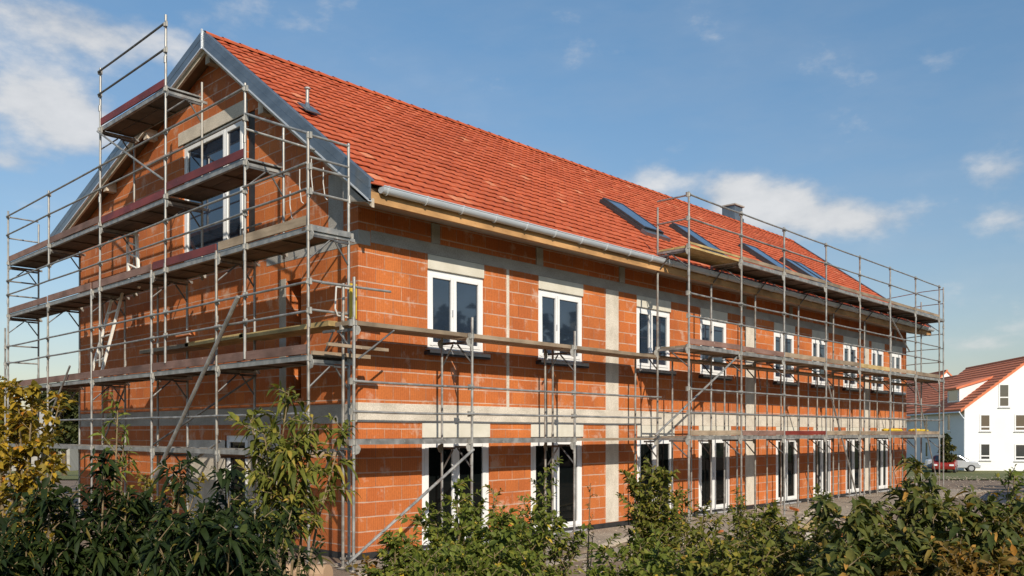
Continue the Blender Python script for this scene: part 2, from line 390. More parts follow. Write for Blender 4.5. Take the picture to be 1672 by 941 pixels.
mb = MB(); mb.box(-0.6, 26.5, -2.6, -0.05, -0.05, 0.03); o = obj('path', mb, M['blinding']); o['kind'] = 'structure'

# ------------------------------------------------------------------ the brick building
LEN = 25.45; WID = 12.28; ZS0, ZS1 = 2.33, 2.66; ZB0, ZB1 = 5.37, 5.58
RV, RZ = 4.75, 10.24           # ridge
EV, EZ = -0.76, 6.12           # right eave (top of tiles)
LV, LZ = 13.4, 7.48           # left eave
VO = 0.37                      # verge overhang
house = thing('brick_building', 'unfinished orange clay block building with red tiled roof, wrapped in scaffolding', 'building', (0, 0, 0))
upper = [(1.52, 2.94), (4.5, 5.95), (7.93, 9.36), (10.72, 12.08), (14.74, 16.08), (17.25, 18.45), (19.63, 20.85), (22.04, 23.23), (23.9, 25.0)]
lower = [(1.39, 3.1), (4.27, 5.95), (7.95, 9.52), (10.65, 12.26), (14.87, 16.3), (17.36, 18.72), (19.83, 21.22), (22.54, 23.65)]
ZW0, ZW1 = 3.66, 5.10; ZD0, ZD1 = 0.08, 2.06
def wall_grid(mb, o, a, n, length, height, ops, depth):
    """faces of a wall with openings; o corner, a along, n outward"""
    o, a, n = Vector(o), Vector(a), Vector(n); up = Vector((0, 0, 1))
    us = sorted({0, length}|{x for q in ops for x in q[:2]}); zs = sorted({0, height}|{x for q in ops for x in q[2:]})
    def P(u, z, d=0): return o+a*u+up*z-n*d
    flip = a.cross(up).dot(n) < 0
    def Q(p): mb.quad(p[::-1] if flip else p)
    for u0, u1 in zip(us, us[1:]):
        for z0, z1 in zip(zs, zs[1:]):
            cu, cz = (u0+u1)/2, (z0+z1)/2
            if any(q[0] < cu < q[1] and q[2] < cz < q[3] for q in ops): continue
            Q([P(u0, z0), P(u1, z0), P(u1, z1), P(u0, z1)])
    for u0, u1, z0, z1 in ops:
        Q([P(u0, z0), P(u0, z1), P(u0, z1, depth), P(u0, z0, depth)][::-1])
        Q([P(u1, z0), P(u1, z0, depth), P(u1, z1, depth), P(u1, z1)][::-1])
        Q([P(u0, z1), P(u1, z1), P(u1, z1, depth), P(u0, z1, depth)][::-1])
        Q([P(u0, z0), P(u0, z0, depth), P(u1, z0, depth), P(u1, z0)][::-1])
wall = MB()
ops_f = [(a, b, ZW0-0.08, ZB0) for a, b in upper]+[(a, b, ZD0, ZS0) for a, b in lower]
wall_grid(wall, (0, 0, 0), (1, 0, 0), (0, -1, 0), LEN, 5.99, ops_f, 0.30)
GW = (3.76, 6.36, 5.72, 8.42); GD = (3.33, 3.62, 5.9, 8.42); GS = (1.72, 2.2, 2.78, 4.95)
GL = (10.0, 11.3, 3.4, 4.9); GG = (3.6, 4.5, 0.15, 2.1)
ops_g = [GW, GD, GS, GG]
gm = MB(); wall_grid(gm, (0, 0, 0), (0, 1, 0), (-1, 0, 0), WID, 11.0, ops_g, 0.30)
# clip the gable under the roof slopes
import bmesh
bm = bmesh.new()
for f in gm.f: bm.faces.new([bm.verts.new(gm.v[i]) for i in f])
sr = (RZ-EZ)/(RV-EV); sl = (RZ-LZ)/(LV-RV); TH = 0.30
def cut(bm, co, no):
    bmesh.ops.bisect_plane(bm, geom=bm.verts[:]+bm.edges[:]+bm.faces[:], plane_co=co, plane_no=no, clear_outer=True)
cut(bm, (0, RV, RZ-TH), (0, -sr, 1)); cut(bm, (0, RV, RZ-TH), (0, sl, 1))
for f in bm.faces: wall.quad([v.co.copy() for v in f.verts])
bm.free()
# back and far end, and the ledges
hL = RZ-TH-sl*(WID-RV)
wall.quad([(LEN, 0, 0), (LEN, WID, 0), (LEN, WID, hL), (LEN, RV, RZ-TH), (LEN, 0, 5.86)])
wall.quad([(0, WID, 0), (0, WID, hL), (LEN, WID, hL), (LEN, WID, 0)])
obj('wall', wall, M['brick'], house)
# black boxes stand in for the unlit interior behind the openings
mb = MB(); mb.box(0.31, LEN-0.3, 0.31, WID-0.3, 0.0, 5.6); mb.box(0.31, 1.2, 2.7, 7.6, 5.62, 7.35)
inter = obj('interior_shade', mb, M['bitumen_and_shade'], house)
mb = MB(); mb.box(0.03, 0.05, GD[0]+.002, GD[1]-.002, GD[2]+.002, GD[3]-.002); obj('opening_shade', mb, M['bitumen_and_shade'], house)  # black sheet painted in for the shade inside the narrow gable opening
# concrete: storey band, ring beam, columns, gable band
def conc(name, boxes, m=None):
    for q in boxes:
        mb = MB(); mb.box(*q); obj(name, mb, m or M['concrete'], house, bevel=0.006)
conc('concrete_band', [(-0.004, LEN+0.004, -0.006, 0.25, ZS0, ZS1)])
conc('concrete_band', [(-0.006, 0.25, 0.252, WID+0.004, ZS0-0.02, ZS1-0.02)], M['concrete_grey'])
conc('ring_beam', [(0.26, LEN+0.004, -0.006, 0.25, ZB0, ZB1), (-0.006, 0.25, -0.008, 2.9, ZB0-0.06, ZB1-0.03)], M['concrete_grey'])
cols = [(6.75, 7.23), (13.06, 13.62), (21.35, 21.8)]
conc('concrete_column', [(a, b, -0.005, 0.2, 0.14, ZS0) for a, b in cols]+[(a, b, -0.005, 0.2, ZS1, ZB0) for a, b in cols])
conc('concrete_column', [(3.56, 3.64, -0.005, 0.2, ZS1, ZB0)])
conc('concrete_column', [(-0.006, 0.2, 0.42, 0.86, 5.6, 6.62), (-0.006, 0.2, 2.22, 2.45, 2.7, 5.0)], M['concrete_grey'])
conc('concrete_panel', [(-0.008, 0.2, 4.5, 6.2, 0.0, 2.0), (-0.006, 0.2, 2.4, 3.6, 0.0, 2.3)], M['concrete'])
conc('lintel', [(-0.02, 0.2, 3.6, 6.55, 8.42, 8.70)], M['concrete'])
for i in range(9):
    u = 1.6+i*2.82
    conc('purlin_stub', [(u, u+0.2, -0.03, 0.2, ZB1, 5.935)], M['concrete_grey'])
mb = MB(); mb.box(-0.01, LEN+0.01, -0.012, 0.2, -0.05, 0.135); mb.box(-0.012, 0.2, 0.2, WID, -0.05, 0.11); obj('damp_course', mb, M['bitumen_and_shade'], house)

# windows and doors
def ring(mb, P, u0, u1, z0, z1, w, d0, d1):
    for a, b, c, d in ((u0, u0+w, z0, z1), (u1-w, u1, z0, z1), (u0+w, u1-w, z0, z0+w), (u0+w, u1-w, z1-w, z1)):
        o = P(a, c, d0); mb.obox(o, P(b, c, d0)-o, P(a, d, d0)-o, P(a, c, d1)-o)
def window(parent, P, u0, u1, z0, z1, leaves=(0.42,), name='window', glass='glass', box=None, sill=None, handle=True, fw=0.07, sw=0.065):
    fr = MB(); e = 0.002
    ring(fr, P, u0+e, u1-e, z0+e, z1-e, fw, 0.03, 0.11)
    f = obj(name, fr, M['pvc'], parent, bevel=0.006)
    xs = [u0+fw]+[u0+(u1-u0)*t for t in leaves]+[u1-fw]
    for i, (a, b) in enumerate(zip(xs, xs[1:])):
        s = MB(); a2 = a+0.003; b2 = b-0.003
        ring(s, P, a2, b2, z0+fw+0.003, z1-fw-0.003, sw, 0.018, 0.095)
        so = obj('sash', s, M['pvc'], f, bevel=0.008)
        p = MB(); o = P(a2+sw-0.005, z0+fw+sw-0.005, 0.05); p.obox(o, P(b2-sw+0.005, z0+fw+sw-0.005, 0.05)-o, P(a2+sw-0.005, z1-fw-sw+0.005, 0.05)-o, P(a2+sw-0.005, z0+fw+sw-0.005, 0.072)-o)
        obj('pane', p, M[glass], f)
    if handle:
        h = MB(); um = xs[1]-0.035; zm = (z0+z1)/2
        o = P(um-0.012, zm-0.08, 0.018); h.obox(o, P(um+0.012, zm-0.08, 0.018)-o, P(um-0.012, zm+0.04, 0.018)-o, P(um-0.012, zm-0.08, 0.0)-o)
        obj('handle', h, M['sill_pale'], f)
    if box:
        b_ = MB(); o = P(u0-0.0+e, box[0]+0.003, -0.015); b_.obox(o, P(u1-e, box[0]+.003, -0.015)-o, P(u0+e, box[1]-.003, -0.015)-o, P(u0+e, box[0]+.003, 0.2)-o)
        obj('shutter_box', b_, M['blind_box'], f, bevel=0.008)
    if sill:
        s = MB(); o = P(u0-0.05, z0-0.03, -0.13); s.obox(o, P(u1+0.05, z0-0.03, -0.13)-o, P(u0-0.05, z0-0.004, -0.12)-o, P(u0-0.05, z0-0.012, 0.05)-o)
        o = P(u0-0.05, z0-0.075, -0.13); s.obox(o, P(u1+0.05, z0-0.075, -0.13)-o, P(u0-0.05, z0-0.03, -0.13)-o, P(u0-0.05, z0-0.075, -0.125)-o)
        obj('sill', s, M['sill_pale'], f)
        s = MB(); o = P(u0-0.08, z0-0.11, -0.10); s.obox(o, P(u1+0.08, z0-0.11, -0.10)-o, P(u0-0.08, z0-0.045, -0.10)-o, P(u0-0.08, z0-0.11, 0.02)-o)
        obj('sill_support', s, M['sill'], f)
    return f
Pf = lambda u, z, d=0: Vector((u, d, z))
Pg = lambda v, z, d=0: Vector((d, v, z))
for i, (a, b) in enumerate(upper):
    window(house, Pf, a, b, ZW0, ZW1, (0.43 if i % 3 else 0.46,), 'window', 'glass', (ZW1, ZB0-0.001), True)
for i, (a, b) in enumerate(lower):
    window(house, Pf, a, b, ZD0, ZD1, (0.49,), 'glass_door', 'glass_door', (ZD1, ZS0-0.001), None, fw=0.085, sw=0.085)
    mb = MB(); mb.box(a-0.03, b+0.03, -0.09, 0.03, 0.10-0.06, 0.10-0.025); obj('threshold', mb, M['sill_pale'], house)
window(house, Pg, *GW, (0.3,), 'window', 'glass', None, None, fw=0.09, sw=0.08)
window(house, Pg, GG[0], GG[1], GG[2], GG[3], (), 'glass_door', 'glass_door', None, None, handle=False)

# ------------------------------------------------------------------ roof
def tile_slope(name, a0, a1, p_eave, p_ridge, rows, parent, tw=0.25, samp=8, mat=None):
    """interlocking wavy tiles as real relief: rows overlap like steps, each tile slightly off"""
    e = Vector((0, *p_eave)); r = Vector((0, *p_ridge)); sdir = (r-e); S = sdir.length; sdir /= S
    ndir = Vector((1, 0, 0)).cross(sdir); 
    if ndir.z < 0: ndir = -ndir
    nt_ = int(round((a1-a0)/tw)); tw = (a1-a0)/nt_; step = S/rows
    t = np.arange(nt_*samp+1)/samp
    ph = t-np.floor(t); ti = np.minimum(np.floor(t).astype(int), nt_-1)
    cup = np.sin(np.pi*ph); prof = 0.022*cup-0.006
    verts = []; faces = []; rnd = []
    ax = a0+t*tw; m = len(t)
    for k in range(rows):
        jh = rng.normal(0, 0.003, nt_)[ti]; js = rng.normal(0, 0.006, nt_)[ti]; rv = np.clip(rng.normal(0.5, 0.17, nt_), 0, 1)
        rv[rng.random(nt_) < .012] = 1.0; rv = rv[ti]
        jh[rng.random(m) < 0] = 0
        s_lo = k*step+js-0.06*cup+0.035; s_hi = (k+1)*step+0.07
        base = len(verts)
        for (sv, hv) in ((s_lo+0.11, 0.016+prof*.6), (s_lo, 0.032+prof+jh), (s_lo-0.002, 0.047+prof+jh), (np.full_like(t, s_hi-step*0.55), 0.034+prof+jh*.6), (np.full_like(t, s_hi), 0.010+prof*0.8)):
            for i in range(m):
                p = e+sdir*float(sv[i])+ndir*float(hv[i]); verts.append((ax[i], p.y, p.z)); rnd.append(rv[i])
        for j in range(4):
            for i in range(m-1):
                q = base+j*m+i; faces.append((q, q+1, q+m+1, q+m))
    me = bpy.data.meshes.new(name); me.from_pydata(verts, [], faces)
    A = me.attributes.new('rnd', 'FLOAT', 'POINT'); A.data.foreach_set('value', np.array(rnd, dtype=np.float32))
    me.polygons.foreach_set('use_smooth', [True]*len(faces))
    me.set_sharp_from_angle(angle=R(40))
    me.materials.append(mat or M['tile'])
    o = bpy.data.objects.new(name, me); link(o, parent); WM[o.name] = Matrix(); return o
U0, U1 = -VO, LEN+VO
roof = tile_slope('roof', U0+0.03, U1-0.02, (EV-0.02, EZ-0.07), (RV, RZ-0.07), 25, house)
tile_slope('roof', U0+0.03, U1-0.02, (LV+0.02, LZ-0.07), (RV, RZ-0.07), 28, house, tw=0.3, samp=4)
# ridge tiles
mb = MB(); n = 68
for i in range(n):
    x0 = U0+0.03+(U1-U0-0.05)*i/n; x1 = x0+(U1-U0)/n+0.03
    pts0 = [(x0, RV+0.13*math.cos(t), RZ-0.05+0.085*math.sin(t)) for t in np.linspace(-0.25, math.pi+0.25, 9)]
    pts1 = [(x1, RV+0.115*math.cos(t), RZ-0.058+0.075*math.sin(t)) for t in np.linspace(-0.25, math.pi+0.25, 9)]
    for j in range(8): mb.face([pts0[j], pts0[j+1], pts1[j+1], pts1[j]], [(0, 0)]*4, True)
o = obj('ridge_tiles', mb, M['tile'], roof)
A = o.data.attributes.new('rnd', 'FLOAT', 'POINT'); A.data.foreach_set('value', np.repeat(rng.uniform(0.3, 0.7, n), 32).astype(np.float32))
# roof build-up (sloping board slabs), eaves, verges
def slab_pts(p, q, th0, th1): return [(p[0], p[1]-th0), (q[0], q[1]-th0), (q[0], q[1]-th1), (p[0], p[1]-th1)]
mb = MB()
for p, q in (((EV+0.04, EZ), (RV, RZ)), ((RV, RZ), (LV-0.04, LZ))):
    mb.prism([(U0+0.05, y, z) for y, z in slab_pts(p, q, 0.075, 0.26)], (U1-U0-0.1, 0, 0))
obj('roof_boarding', mb, M['rafter'], house)
for p, q in (((EV-0.02, EZ), (RV, RZ)), ((RV, RZ), (LV+0.02, LZ))):
    for x in (U0, U1):
        s = 1 if x < 0 else -1
        mb = MB(); mb.prism([(x, y, z) for y, z in slab_pts(p, q, -0.02, 0.30)], (s*0.045, 0, 0))
        v = obj('verge_trim', mb, M['zinc'], house)
        mb = MB(); mb.prism([(x-s*0.012, y, z) for y, z in slab_pts(p, q, 0.285, 0.315)], (s*0.07, 0, 0))
        obj('hem', mb, M['zinc_edge'], v)
        mb = MB(); mb.prism([(x+s*0.005, y, z) for y, z in slab_pts(p, q, -0.045, -0.018)], (s*0.10, 0, 0))
        obj('cover_strip', mb, M['zinc'], v)
        mb = MB(); mb.prism([(x-s*0.004, y, z) for y, z in slab_pts(p, q, 0.10, 0.115)], (s*0.02, 0, 0))
        obj('seam', mb, M['zinc'], v)
    mb = MB(); mb.prism([(U0+0.06, y, z) for y, z in slab_pts(p, q, 0.262, 0.40)], (0.05, 0, 0))
    obj('barge_board', mb, M['barge'], house)
mb = MB(); mb.prism([(U0-0.02, RV-0.02, RZ+0.06), (U0-0.02, RV+0.02, RZ+0.06), (U0-0.02, RV+0.02, RZ-0.34), (U0-0.02, RV-0.02, RZ-0.34)], (0.03, 0, 0))
obj('verge_joint', mb, M['zinc_edge'], house)
for v_ in (RV-0.09, 2.6, 7.6, 9.9):       # purlin heads showing under the verge
    zt = RZ-(sr*(RV-v_) if v_ < RV else sl*(v_-RV))-0.27
    mb = MB(); mb.box(U0+0.12, -0.005, v_, v_+0.18, zt-0.26, zt-0.04); obj('purlin', mb, M['barge'], house)
mb = MB(); mb.box(U0+0.03, U1-0.03, EV-0.01, EV+0.035, 5.80, 5.97); obj('fascia_board', mb, M['fascia'], house, bevel=0.004)
mb = MB(); mb.prism([(U0+0.06, EV+0.036, 5.815), (U0+0.06, EV+0.036, 5.835), (U0+0.06, -0.003, 5.975), (U0+0.06, -0.003, 5.955)], (U1-U0-0.12, 0, 0)); obj('soffit', mb, M['soffit'], house)
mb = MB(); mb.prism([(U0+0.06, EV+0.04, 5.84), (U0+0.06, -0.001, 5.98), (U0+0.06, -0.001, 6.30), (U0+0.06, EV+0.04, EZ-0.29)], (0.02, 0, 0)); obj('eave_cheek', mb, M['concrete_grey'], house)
# gutter
mb = MB(); gv, gzc, gr = EV-0.075, 6.055, 0.08; n = 12
ar = [math.pi+math.pi*i/n for i in range(n+1)]
for rr, fl in ((gr, False), (gr-0.006, True)):
    for a, b in zip(ar, ar[1:]):
        q = [(U0+0.2, gv+rr*math.cos(a), gzc+rr*math.sin(a)*1.25), (U1-0.03, gv+rr*math.cos(a), gzc+rr*math.sin(a)*1.25),
             (U1-0.03, gv+rr*math.cos(b), gzc+rr*math.sin(b)*1.25), (U0+0.2, gv+rr*math.cos(b), gzc+rr*math.sin(b)*1.25)]
        mb.face(q[::-1] if fl else q, [(p[0], p[2]*3) for p in q], True)
for x in (U0+0.2, U1-0.03):
    mb.face([(x, gv+gr*math.cos(a), gzc+gr*math.sin(a)*1.25) for a in (ar if x < 0 else ar[::-1])], [(0, 0)]*(n+1))
mb.tube((U0+0.2, gv-gr, gzc+0.004), (U1-0.03, gv-gr, gzc+0.004), 0.011, 8)
gut = obj('gutter', mb, M['gutter'], house)
for i in range(32):
    x = U0+0.3+i*0.815; mb = MB()
    pts = [Vector((x, gv+(gr+0.004)*math.cos(a), gzc+(gr+0.004)*math.sin(a)*1.25)) for a in ar]
    for a, b in zip(pts, pts[1:]): mb.beam(a, b, 0.03, 0.005, (1, 0, 0))
    mb.box(x-0.015, x+0.015, gv-gr-0.012, EV+0.02, gzc+0.012, gzc+0.02)
    obj('gutter_clip', mb, M['zinc_edge'], gut)
# points on the right slope
sd = Vector((0, RV-EV, RZ-EZ)); SL = sd.length; sd.normalize(); sn = Vector((1, 0, 0)).cross(sd); sn = sn if sn.z > 0 else -sn
def RS(u, s, h=0.0): return Vector((u, EV, EZ))+sd*s+sn*h
def skylight(u, s0, w, l):
    f = MB()
    for a, b, c, d in ((0, 0.05, 0, l), (w-0.05, w, 0, l), (0.05, w-0.05, 0, 0.07), (0.05, w-0.05, l-0.07, l)):
        o = RS(u+a, s0+c, -0.05); f.obox(o, RS(u+b, s0+c, -.05)-o, RS(u+a, s0+d, -.05)-o, sn*0.19)
    k = obj('skylight', f, M['sill'], house, bevel=0.006)
    p = MB(); o = RS(u+0.052, s0+0.072, 0.06); p.obox(o, Vector((w-0.104, 0, 0)), sd*(l-0.144), sn*0.07); obj('pane', p, M['glass_roof'], k)
    p = MB(); o = RS(u-0.1, s0-0.22, 0.0); p.obox(o, Vector((w+0.2, 0, 0)), sd*0.2, sn*0.085); obj('flashing', p, M['zinc'], k)
    for x in (u-0.05, u+w+0.003): p = MB(); p.obox(RS(x, s0, 0.0), Vector((0.047, 0, 0)), sd*(l), sn*0.082); obj('side_flashing', p, M['sill'], k)
SKY = [(8.95, 1.65, 0.85, 1.62), (11.75, 1.45, 0.8, 1.5), (15.95, 1.6, 0.95, 1.6), (18.4, 1.5, 0.68, 1.5), (19.16, 1.5, 0.68, 1.5)]
for q in SKY: skylight(*q)
# vent pipe
b0 = RS(0.16, 3.15, 0.0)
mb = MB(); mb.tube(b0, b0+Vector((0, 0, 0.44)), 0.032, 12); mb.lathe(b0+Vector((0, 0, 0.40)), [(0.032, 0), (0.058, 0.01), (0.058, 0.03), (0.04, 0.045), (0.0, 0.05)])
vp = obj('vent_pipe', mb, M['steel'], house)
mb = MB(); o = RS(0.0, 2.95, 0.06); mb.obox(o, (0.32, 0, 0), sd*0.36, sn*0.02); mb.lathe(b0+Vector((0, 0, .02)), [(0.09, 0.0), (0.036, 0.14)]); obj('collar', mb, M['zinc'], vp)
# chimney
cb = Vector((21.3, RV+0.28, RZ-0.55))
mb = MB(); mb.box(cb.x-0.3, cb.x+0.3, cb.y-0.27, cb.y+0.27, cb.z, cb.z+1.15); ch = obj('chimney', mb, M['zinc'], house)
mb = MB(); mb.box(cb.x-0.36, cb.x+0.36, cb.y-0.33, cb.y+0.33, cb.z+1.153, cb.z+1.205); obj('chimney_cap', mb, M['concrete_grey'], ch)
mb = MB(); mb.box(cb.x-0.34, cb.x+0.34, cb.y-0.31, cb.y+0.31, cb.z+0.4, cb.z+0.72); obj('flashing', mb, M['zinc'], ch)

# ------------------------------------------------------------------ scaffolds
coup = MB()
coup.tube((0, 0, -0.035), (0, 0, 0.035), 0.036, 8); coup.box(0.028, 0.075, -0.02, 0.02, -0.05, 0.05); coup.box(-0.05, -0.028, -0.02, 0.02, -0.035, 0.045)
coup_me = coup.mesh('coupler'); coup_me.materials.append(M['cast'])
def post(parent, x, y, z0, z1, rust=False, coups=(), ang=0.0, r=0.0242):
    mb = MB(); lean = random.uniform(-0.012, 0.012)
    mb.tube((x, y, z0), (x+lean, y-lean*0.6, z1), r, 10)
    z = z0+random.uniform(1.6, 2.2)
    while z < z1-0.5:
        mb.tube((x, y, z-0.06), (x, y, z+0.06), r+0.006, 10); z += 2.0
    if z0 < 0.3:
        mb.box(x-0.075, x+0.075, y-0.075, y+0.075, 0.012, 0.024); mb.tube((x, y, 0.02), (x, y, 0.25), 0.018, 8); mb.tube((x, y, 0.16), (x, y, 0.19), 0.05, 6)
    p = obj('post', mb, M['steel_rusty'] if rust else M['steel'], parent)
    for zc in coups:
        c = bpy.data.objects.new('coupler', coup_me); link(c, p)
        c.location = Vector((x, y, zc))-world(parent).translation; c.rotation_euler = (0, 0, ang+random.uniform(-0.2, 0.2))
    return p
def rail(parent, p, q, mat='steel', r=0.0205, sag=0.012, name='guard_rail'):
    mb = MB(); p, q = Vector(p), Vector(q); sag = random.uniform(0, sag); k = 4 if (q-p).length > 1.5 else 1
    pts = [p.lerp(q, i/k)-Vector((0, 0, sag*4*(i/k)*(1-i/k))) for i in range(k+1)]
    mb.path(pts, r, 8); obj(name, mb, M[mat], parent)
def deck(parent, p, q, w, side, toe=None, mat='plywood', th=0.055, toe_h=0.15, planks=2, edge='steel', tilt=0.0):
    """platform from p to q along its outer edge; side = unit vector towards the wall"""
    p, q, side = Vector(p), Vector(q), Vector(side); d = (q-p).normalized(); up = Vector((0, 0, 1))
    L = (q-p).length; p = p+d*0.03; L -= 0.06
    mb = MB()
    for i in range(planks):
        a = w*i/planks+0.008; b = w*(i+1)/planks-0.008
        mb.obox(p+side*a-up*th+d*random.uniform(-.01, .01), d*L, side*(b-a), up*(th-0.012+random.uniform(-.004, .004)))
    if edge:
        k = max(2, int(L/0.8))
        for i in range(k+1): mb.obox(p+d*(L*i/k*0.98)-up*0.08+side*0.012, d*0.04, side*(w-0.026), up*0.022)
    o = obj('deck', mb, M[mat], parent)
    if edge:
        mb = MB()
        mb.obox(p-up*0.085-side*0.004, d*L, side*0.010, up*0.088); mb.obox(p-up*0.085+side*0.006, d*L, side*0.05, up*0.008)
        mb.obox(p+side*(w-0.008)-up*0.075, d*L, side*0.010, up*0.078)
        obj('deck_edge', mb, M[edge], o)
    if toe:
        mb = MB(); z = random.uniform(-0.01, 0.02); y0 = random.uniform(0.01, 0.03)
        mb.obox(p+up*(0.012)-side*0.03+d*random.uniform(0, .05), d*(L-0.03)+up*z, side*0.028, up*toe_h)
        obj('toe_board', mb, M[toe], parent, bevel=0.004)
    return o
def bracket(parent, x, y, z, side, d, reach=0.5, plate=True):
    """cantilever bracket and gusset plate below a deck"""
    o, side, d = Vector((x, y, z)), Vector(side), Vector(d); up = Vector((0, 0, 1)); mb = MB()
    mb.beam(o-up*0.13, o+side*reach-up*0.13, 0.035, 0.04)
    mb.tube(o-up*0.50, o+side*reach*0.85-up*0.16, 0.016, 6)
    obj('bracket', mb, M['steel_dark'], parent)
    if plate:
        mb = MB(); c = o+d*0.03-up*0.13
        pl = [c+d*0.0+up*0.08, c+d*0.08+up*0.055, c+d*0.105+up*0.0, c+d*0.07-up*0.07, c-up*0.09]
        mb.prism([p-side*0.006 for p in pl], side*0.012)
        mb.tube(c+d*0.05-side*0.009-up*0.005, c+d*0.05+side*0.009-up*0.005, 0.02, 10)
        obj('gusset_plate', mb, M['cast'], parent)

# --- gable scaffold
GU, GI = -1.2, -0.45; X1 = Vector((1, 0, 0)); Y1 = Vector((0, 1, 0))
gs = thing('scaffold', 'tall stepped galvanised scaffold standing along the gable end of the brick building', 'scaffold', (GU, 7.0, 0))
up_posts = [(14.09, 0.0, 8.13), (10.96, 5.9, 8.07), (7.8, 3.6, 10.15), (4.58, 3.5, 10.24), (1.56, 3.4, 8.07), (-0.37, 0.0, 6.78)]
lo_posts = [(14.35, 0.0, 5.0), (11.08, 0.0, 5.36), (8.28, 0.0, 5.36), (5.2, 0.0, 5.38), (2.55, 0.0, 5.38)]
for v, a, b in up_posts: post(gs, GU, v, a, b, random.random() < .3, [z for z in (3.3, 4.03, 4.48, 5.3, 5.86, 6.24, 6.72, 7.47, 7.97, 8.8, 9.55, 10.05) if a < z < b], -1.57)
for v, a, b in lo_posts: post(gs, GU+0.01, v, a, b, random.random() < .4, [z for z in (1.8, 3.28, 4.02, 4.47, 5.27) if z < b], -1.57)
for v, a, b in [(14.09, 0, 7.9), (11.08, 0, 6.7), (8.28, 0, 5.3), (7.8, 5.2, 8.8), (5.2, 0, 5.3), (4.58, 5.2, 9.15), (2.55, 0, 5.3), (1.56, 5.2, 7.5), (-0.37, 0, 6.78), (9.6, 0, 5.3), (6.6, 0, 5.3)]:
    post(gs, GI, v, a, b, random.random() < .4, [z for z in (3.3, 5.3) if a < z < b], 0)
def gdeck(v0, v1, z, toe, **kw): deck(gs, (GU+0.03, v0, z), (GU+0.03, v1, z), 0.68, X1, toe, **kw)
toes2 = ['toe_brown', 'toe_brown', 'toe_brown', 'toe_red', 'plank']; b2 = [14.09, 11.08, 8.28, 5.2, 2.55, -0.37]
for i, t in enumerate(toes2):
    gdeck(b2[i+1], b2[i], 5.35, t); gdeck(b2[i+1], b2[i], 3.36, 'toe_brown' if i != 2 else 'toe_brown')
    gdeck(b2[i+1], b2[i], 1.86, None, mat='plank')
    for z in (4.02, 4.47): rail(gs, (GU-0.035, b2[i], z), (GU-0.035, b2[i+1], z))
    if i > 0: rail(gs, (GU-0.035, b2[i], 2.45), (GU-0.035, b2[i+1], 2.45))
for v0, v1 in ((14.09, 10.96), (10.96, 7.8), (7.8, 4.58), (4.58, 1.56)):
    for z in (5.86, 6.24): rail(gs, (GU-0.035, v0, z), (GU-0.035, v1, z))
    for z in (7.47, 7.97): rail(gs, (GU-0.035, v0, z), (GU-0.035, v1, z))
for z in (5.9, 6.3): rail(gs, (GU-0.035, 1.56, z), (GU-0.035, -0.37, z))
gdeck(10.96, 14.09, 6.74, 'toe_brown'); gdeck(7.8, 10.96, 6.76, 'toe_brown'); gdeck(4.58, 7.8, 6.72, 'toe_red')
gdeck(1.56, 4.58, 6.82, 'toe_red'); gdeck(4.58, 7.8, 8.86, 'toe_red')
for z in (9.55, 10.05): rail(gs, (GU-0.035, 7.8, z), (GU-0.035, 4.58, z), 'steel_dark')
rail(gs, (GU, 1.56, 7.56), (GU, -0.37, 6.76), sag=0.08); rail(gs, (GU, 1.56, 7.3), (GI, 0.6, 6.9), sag=0.05)
for v in (14.09, -0.37):
    for z in (4.05, 4.5, 5.86, 6.24, 6.74)+((7.4, 7.97) if v > 1 else (6.4,)): rail(gs, (GU, v, z), (GI, v, z), name='end_rail')
for v, z in ((14.09, 3.3), (11.08, 3.3), (8.28, 3.3), (5.2, 3.3), (2.55, 3.3), (-0.37, 3.3), (14.09, 5.28), (11.08, 5.28), (8.28, 5.28), (5.2, 5.28), (2.55, 5.28), (-0.37, 5.28),
             (14.09, 6.66), (10.96, 6.66), (7.8, 6.66), (4.58, 6.66), (1.56, 6.75), (4.58, 8.8), (7.8, 8.8), (8.28, 1.8), (5.2, 1.8), (2.55, 1.8)):
    mb = MB(); mb.beam((GU, v, z-0.04), (GI+0.1, v, z-0.04), 0.045, 0.05); mb.beam((GU, v, z+0.05), (GI, v, z+0.05), 0.03, 0.03); obj('transom', mb, M['steel'], gs)
    bracket(gs, GU, v, z+0.05, X1, -Y1, 0.45)
    bracket(gs, GI, v, z+0.03, -X1, -Y1, 0.3, False)
rail(gs, (GU-0.05, 7.8, 8.75), (GU-0.05, 4.58, 7.05), r=0.022, name='brace')
rail(gs, (GU-0.1, 1.6, 4.45), (GU-0.1, 5.35, 0.75), r=0.036, name='brace')
rail(gs, (GU-0.06, 9.4, 3.7), (GU-0.06, 11.0, 2.3), r=0.022, name='brace')
rail(gs, (GU+.1, 5.4, 1.9), (GI, 2.5, 3.2), r=0.02, name='brace', mat='steel_dark'); rail(gs, (GI, 13.9, 1.9), (GI, 11.1, 3.3), r=0.022, name='brace', mat='steel_dark')
rail(gs, (GI, 9.6, 1.9), (GI, 8.3, 3.2), r=0.02, name='brace', mat='steel_dark')
rail(gs, (GU+.2, 4.9, 1.25), (GU+.3, 3.0, 2.0), r=0.025, name='brace', mat='steel'); rail(gs, (GU+.2, 4.9, 1.25), (GU+.3, 4.0, 0.35), r=0.025, name='brace', mat='steel')
# inner plank run one step up, carried round the corner
for v0, v1, m in ((-0.35, 2.5, 'plank_yellow'), (2.3, 4.6, 'plank_yellow'), (4.4, 6.7, 'plank')):
    deck(gs, (-0.82, v0, 3.93+0.02*(v0 > 2)-0.03*(v0 > 4)), (-0.82, v1, 3.93), 0.5, X1, None, m, 0.09, planks=2, edge=None)
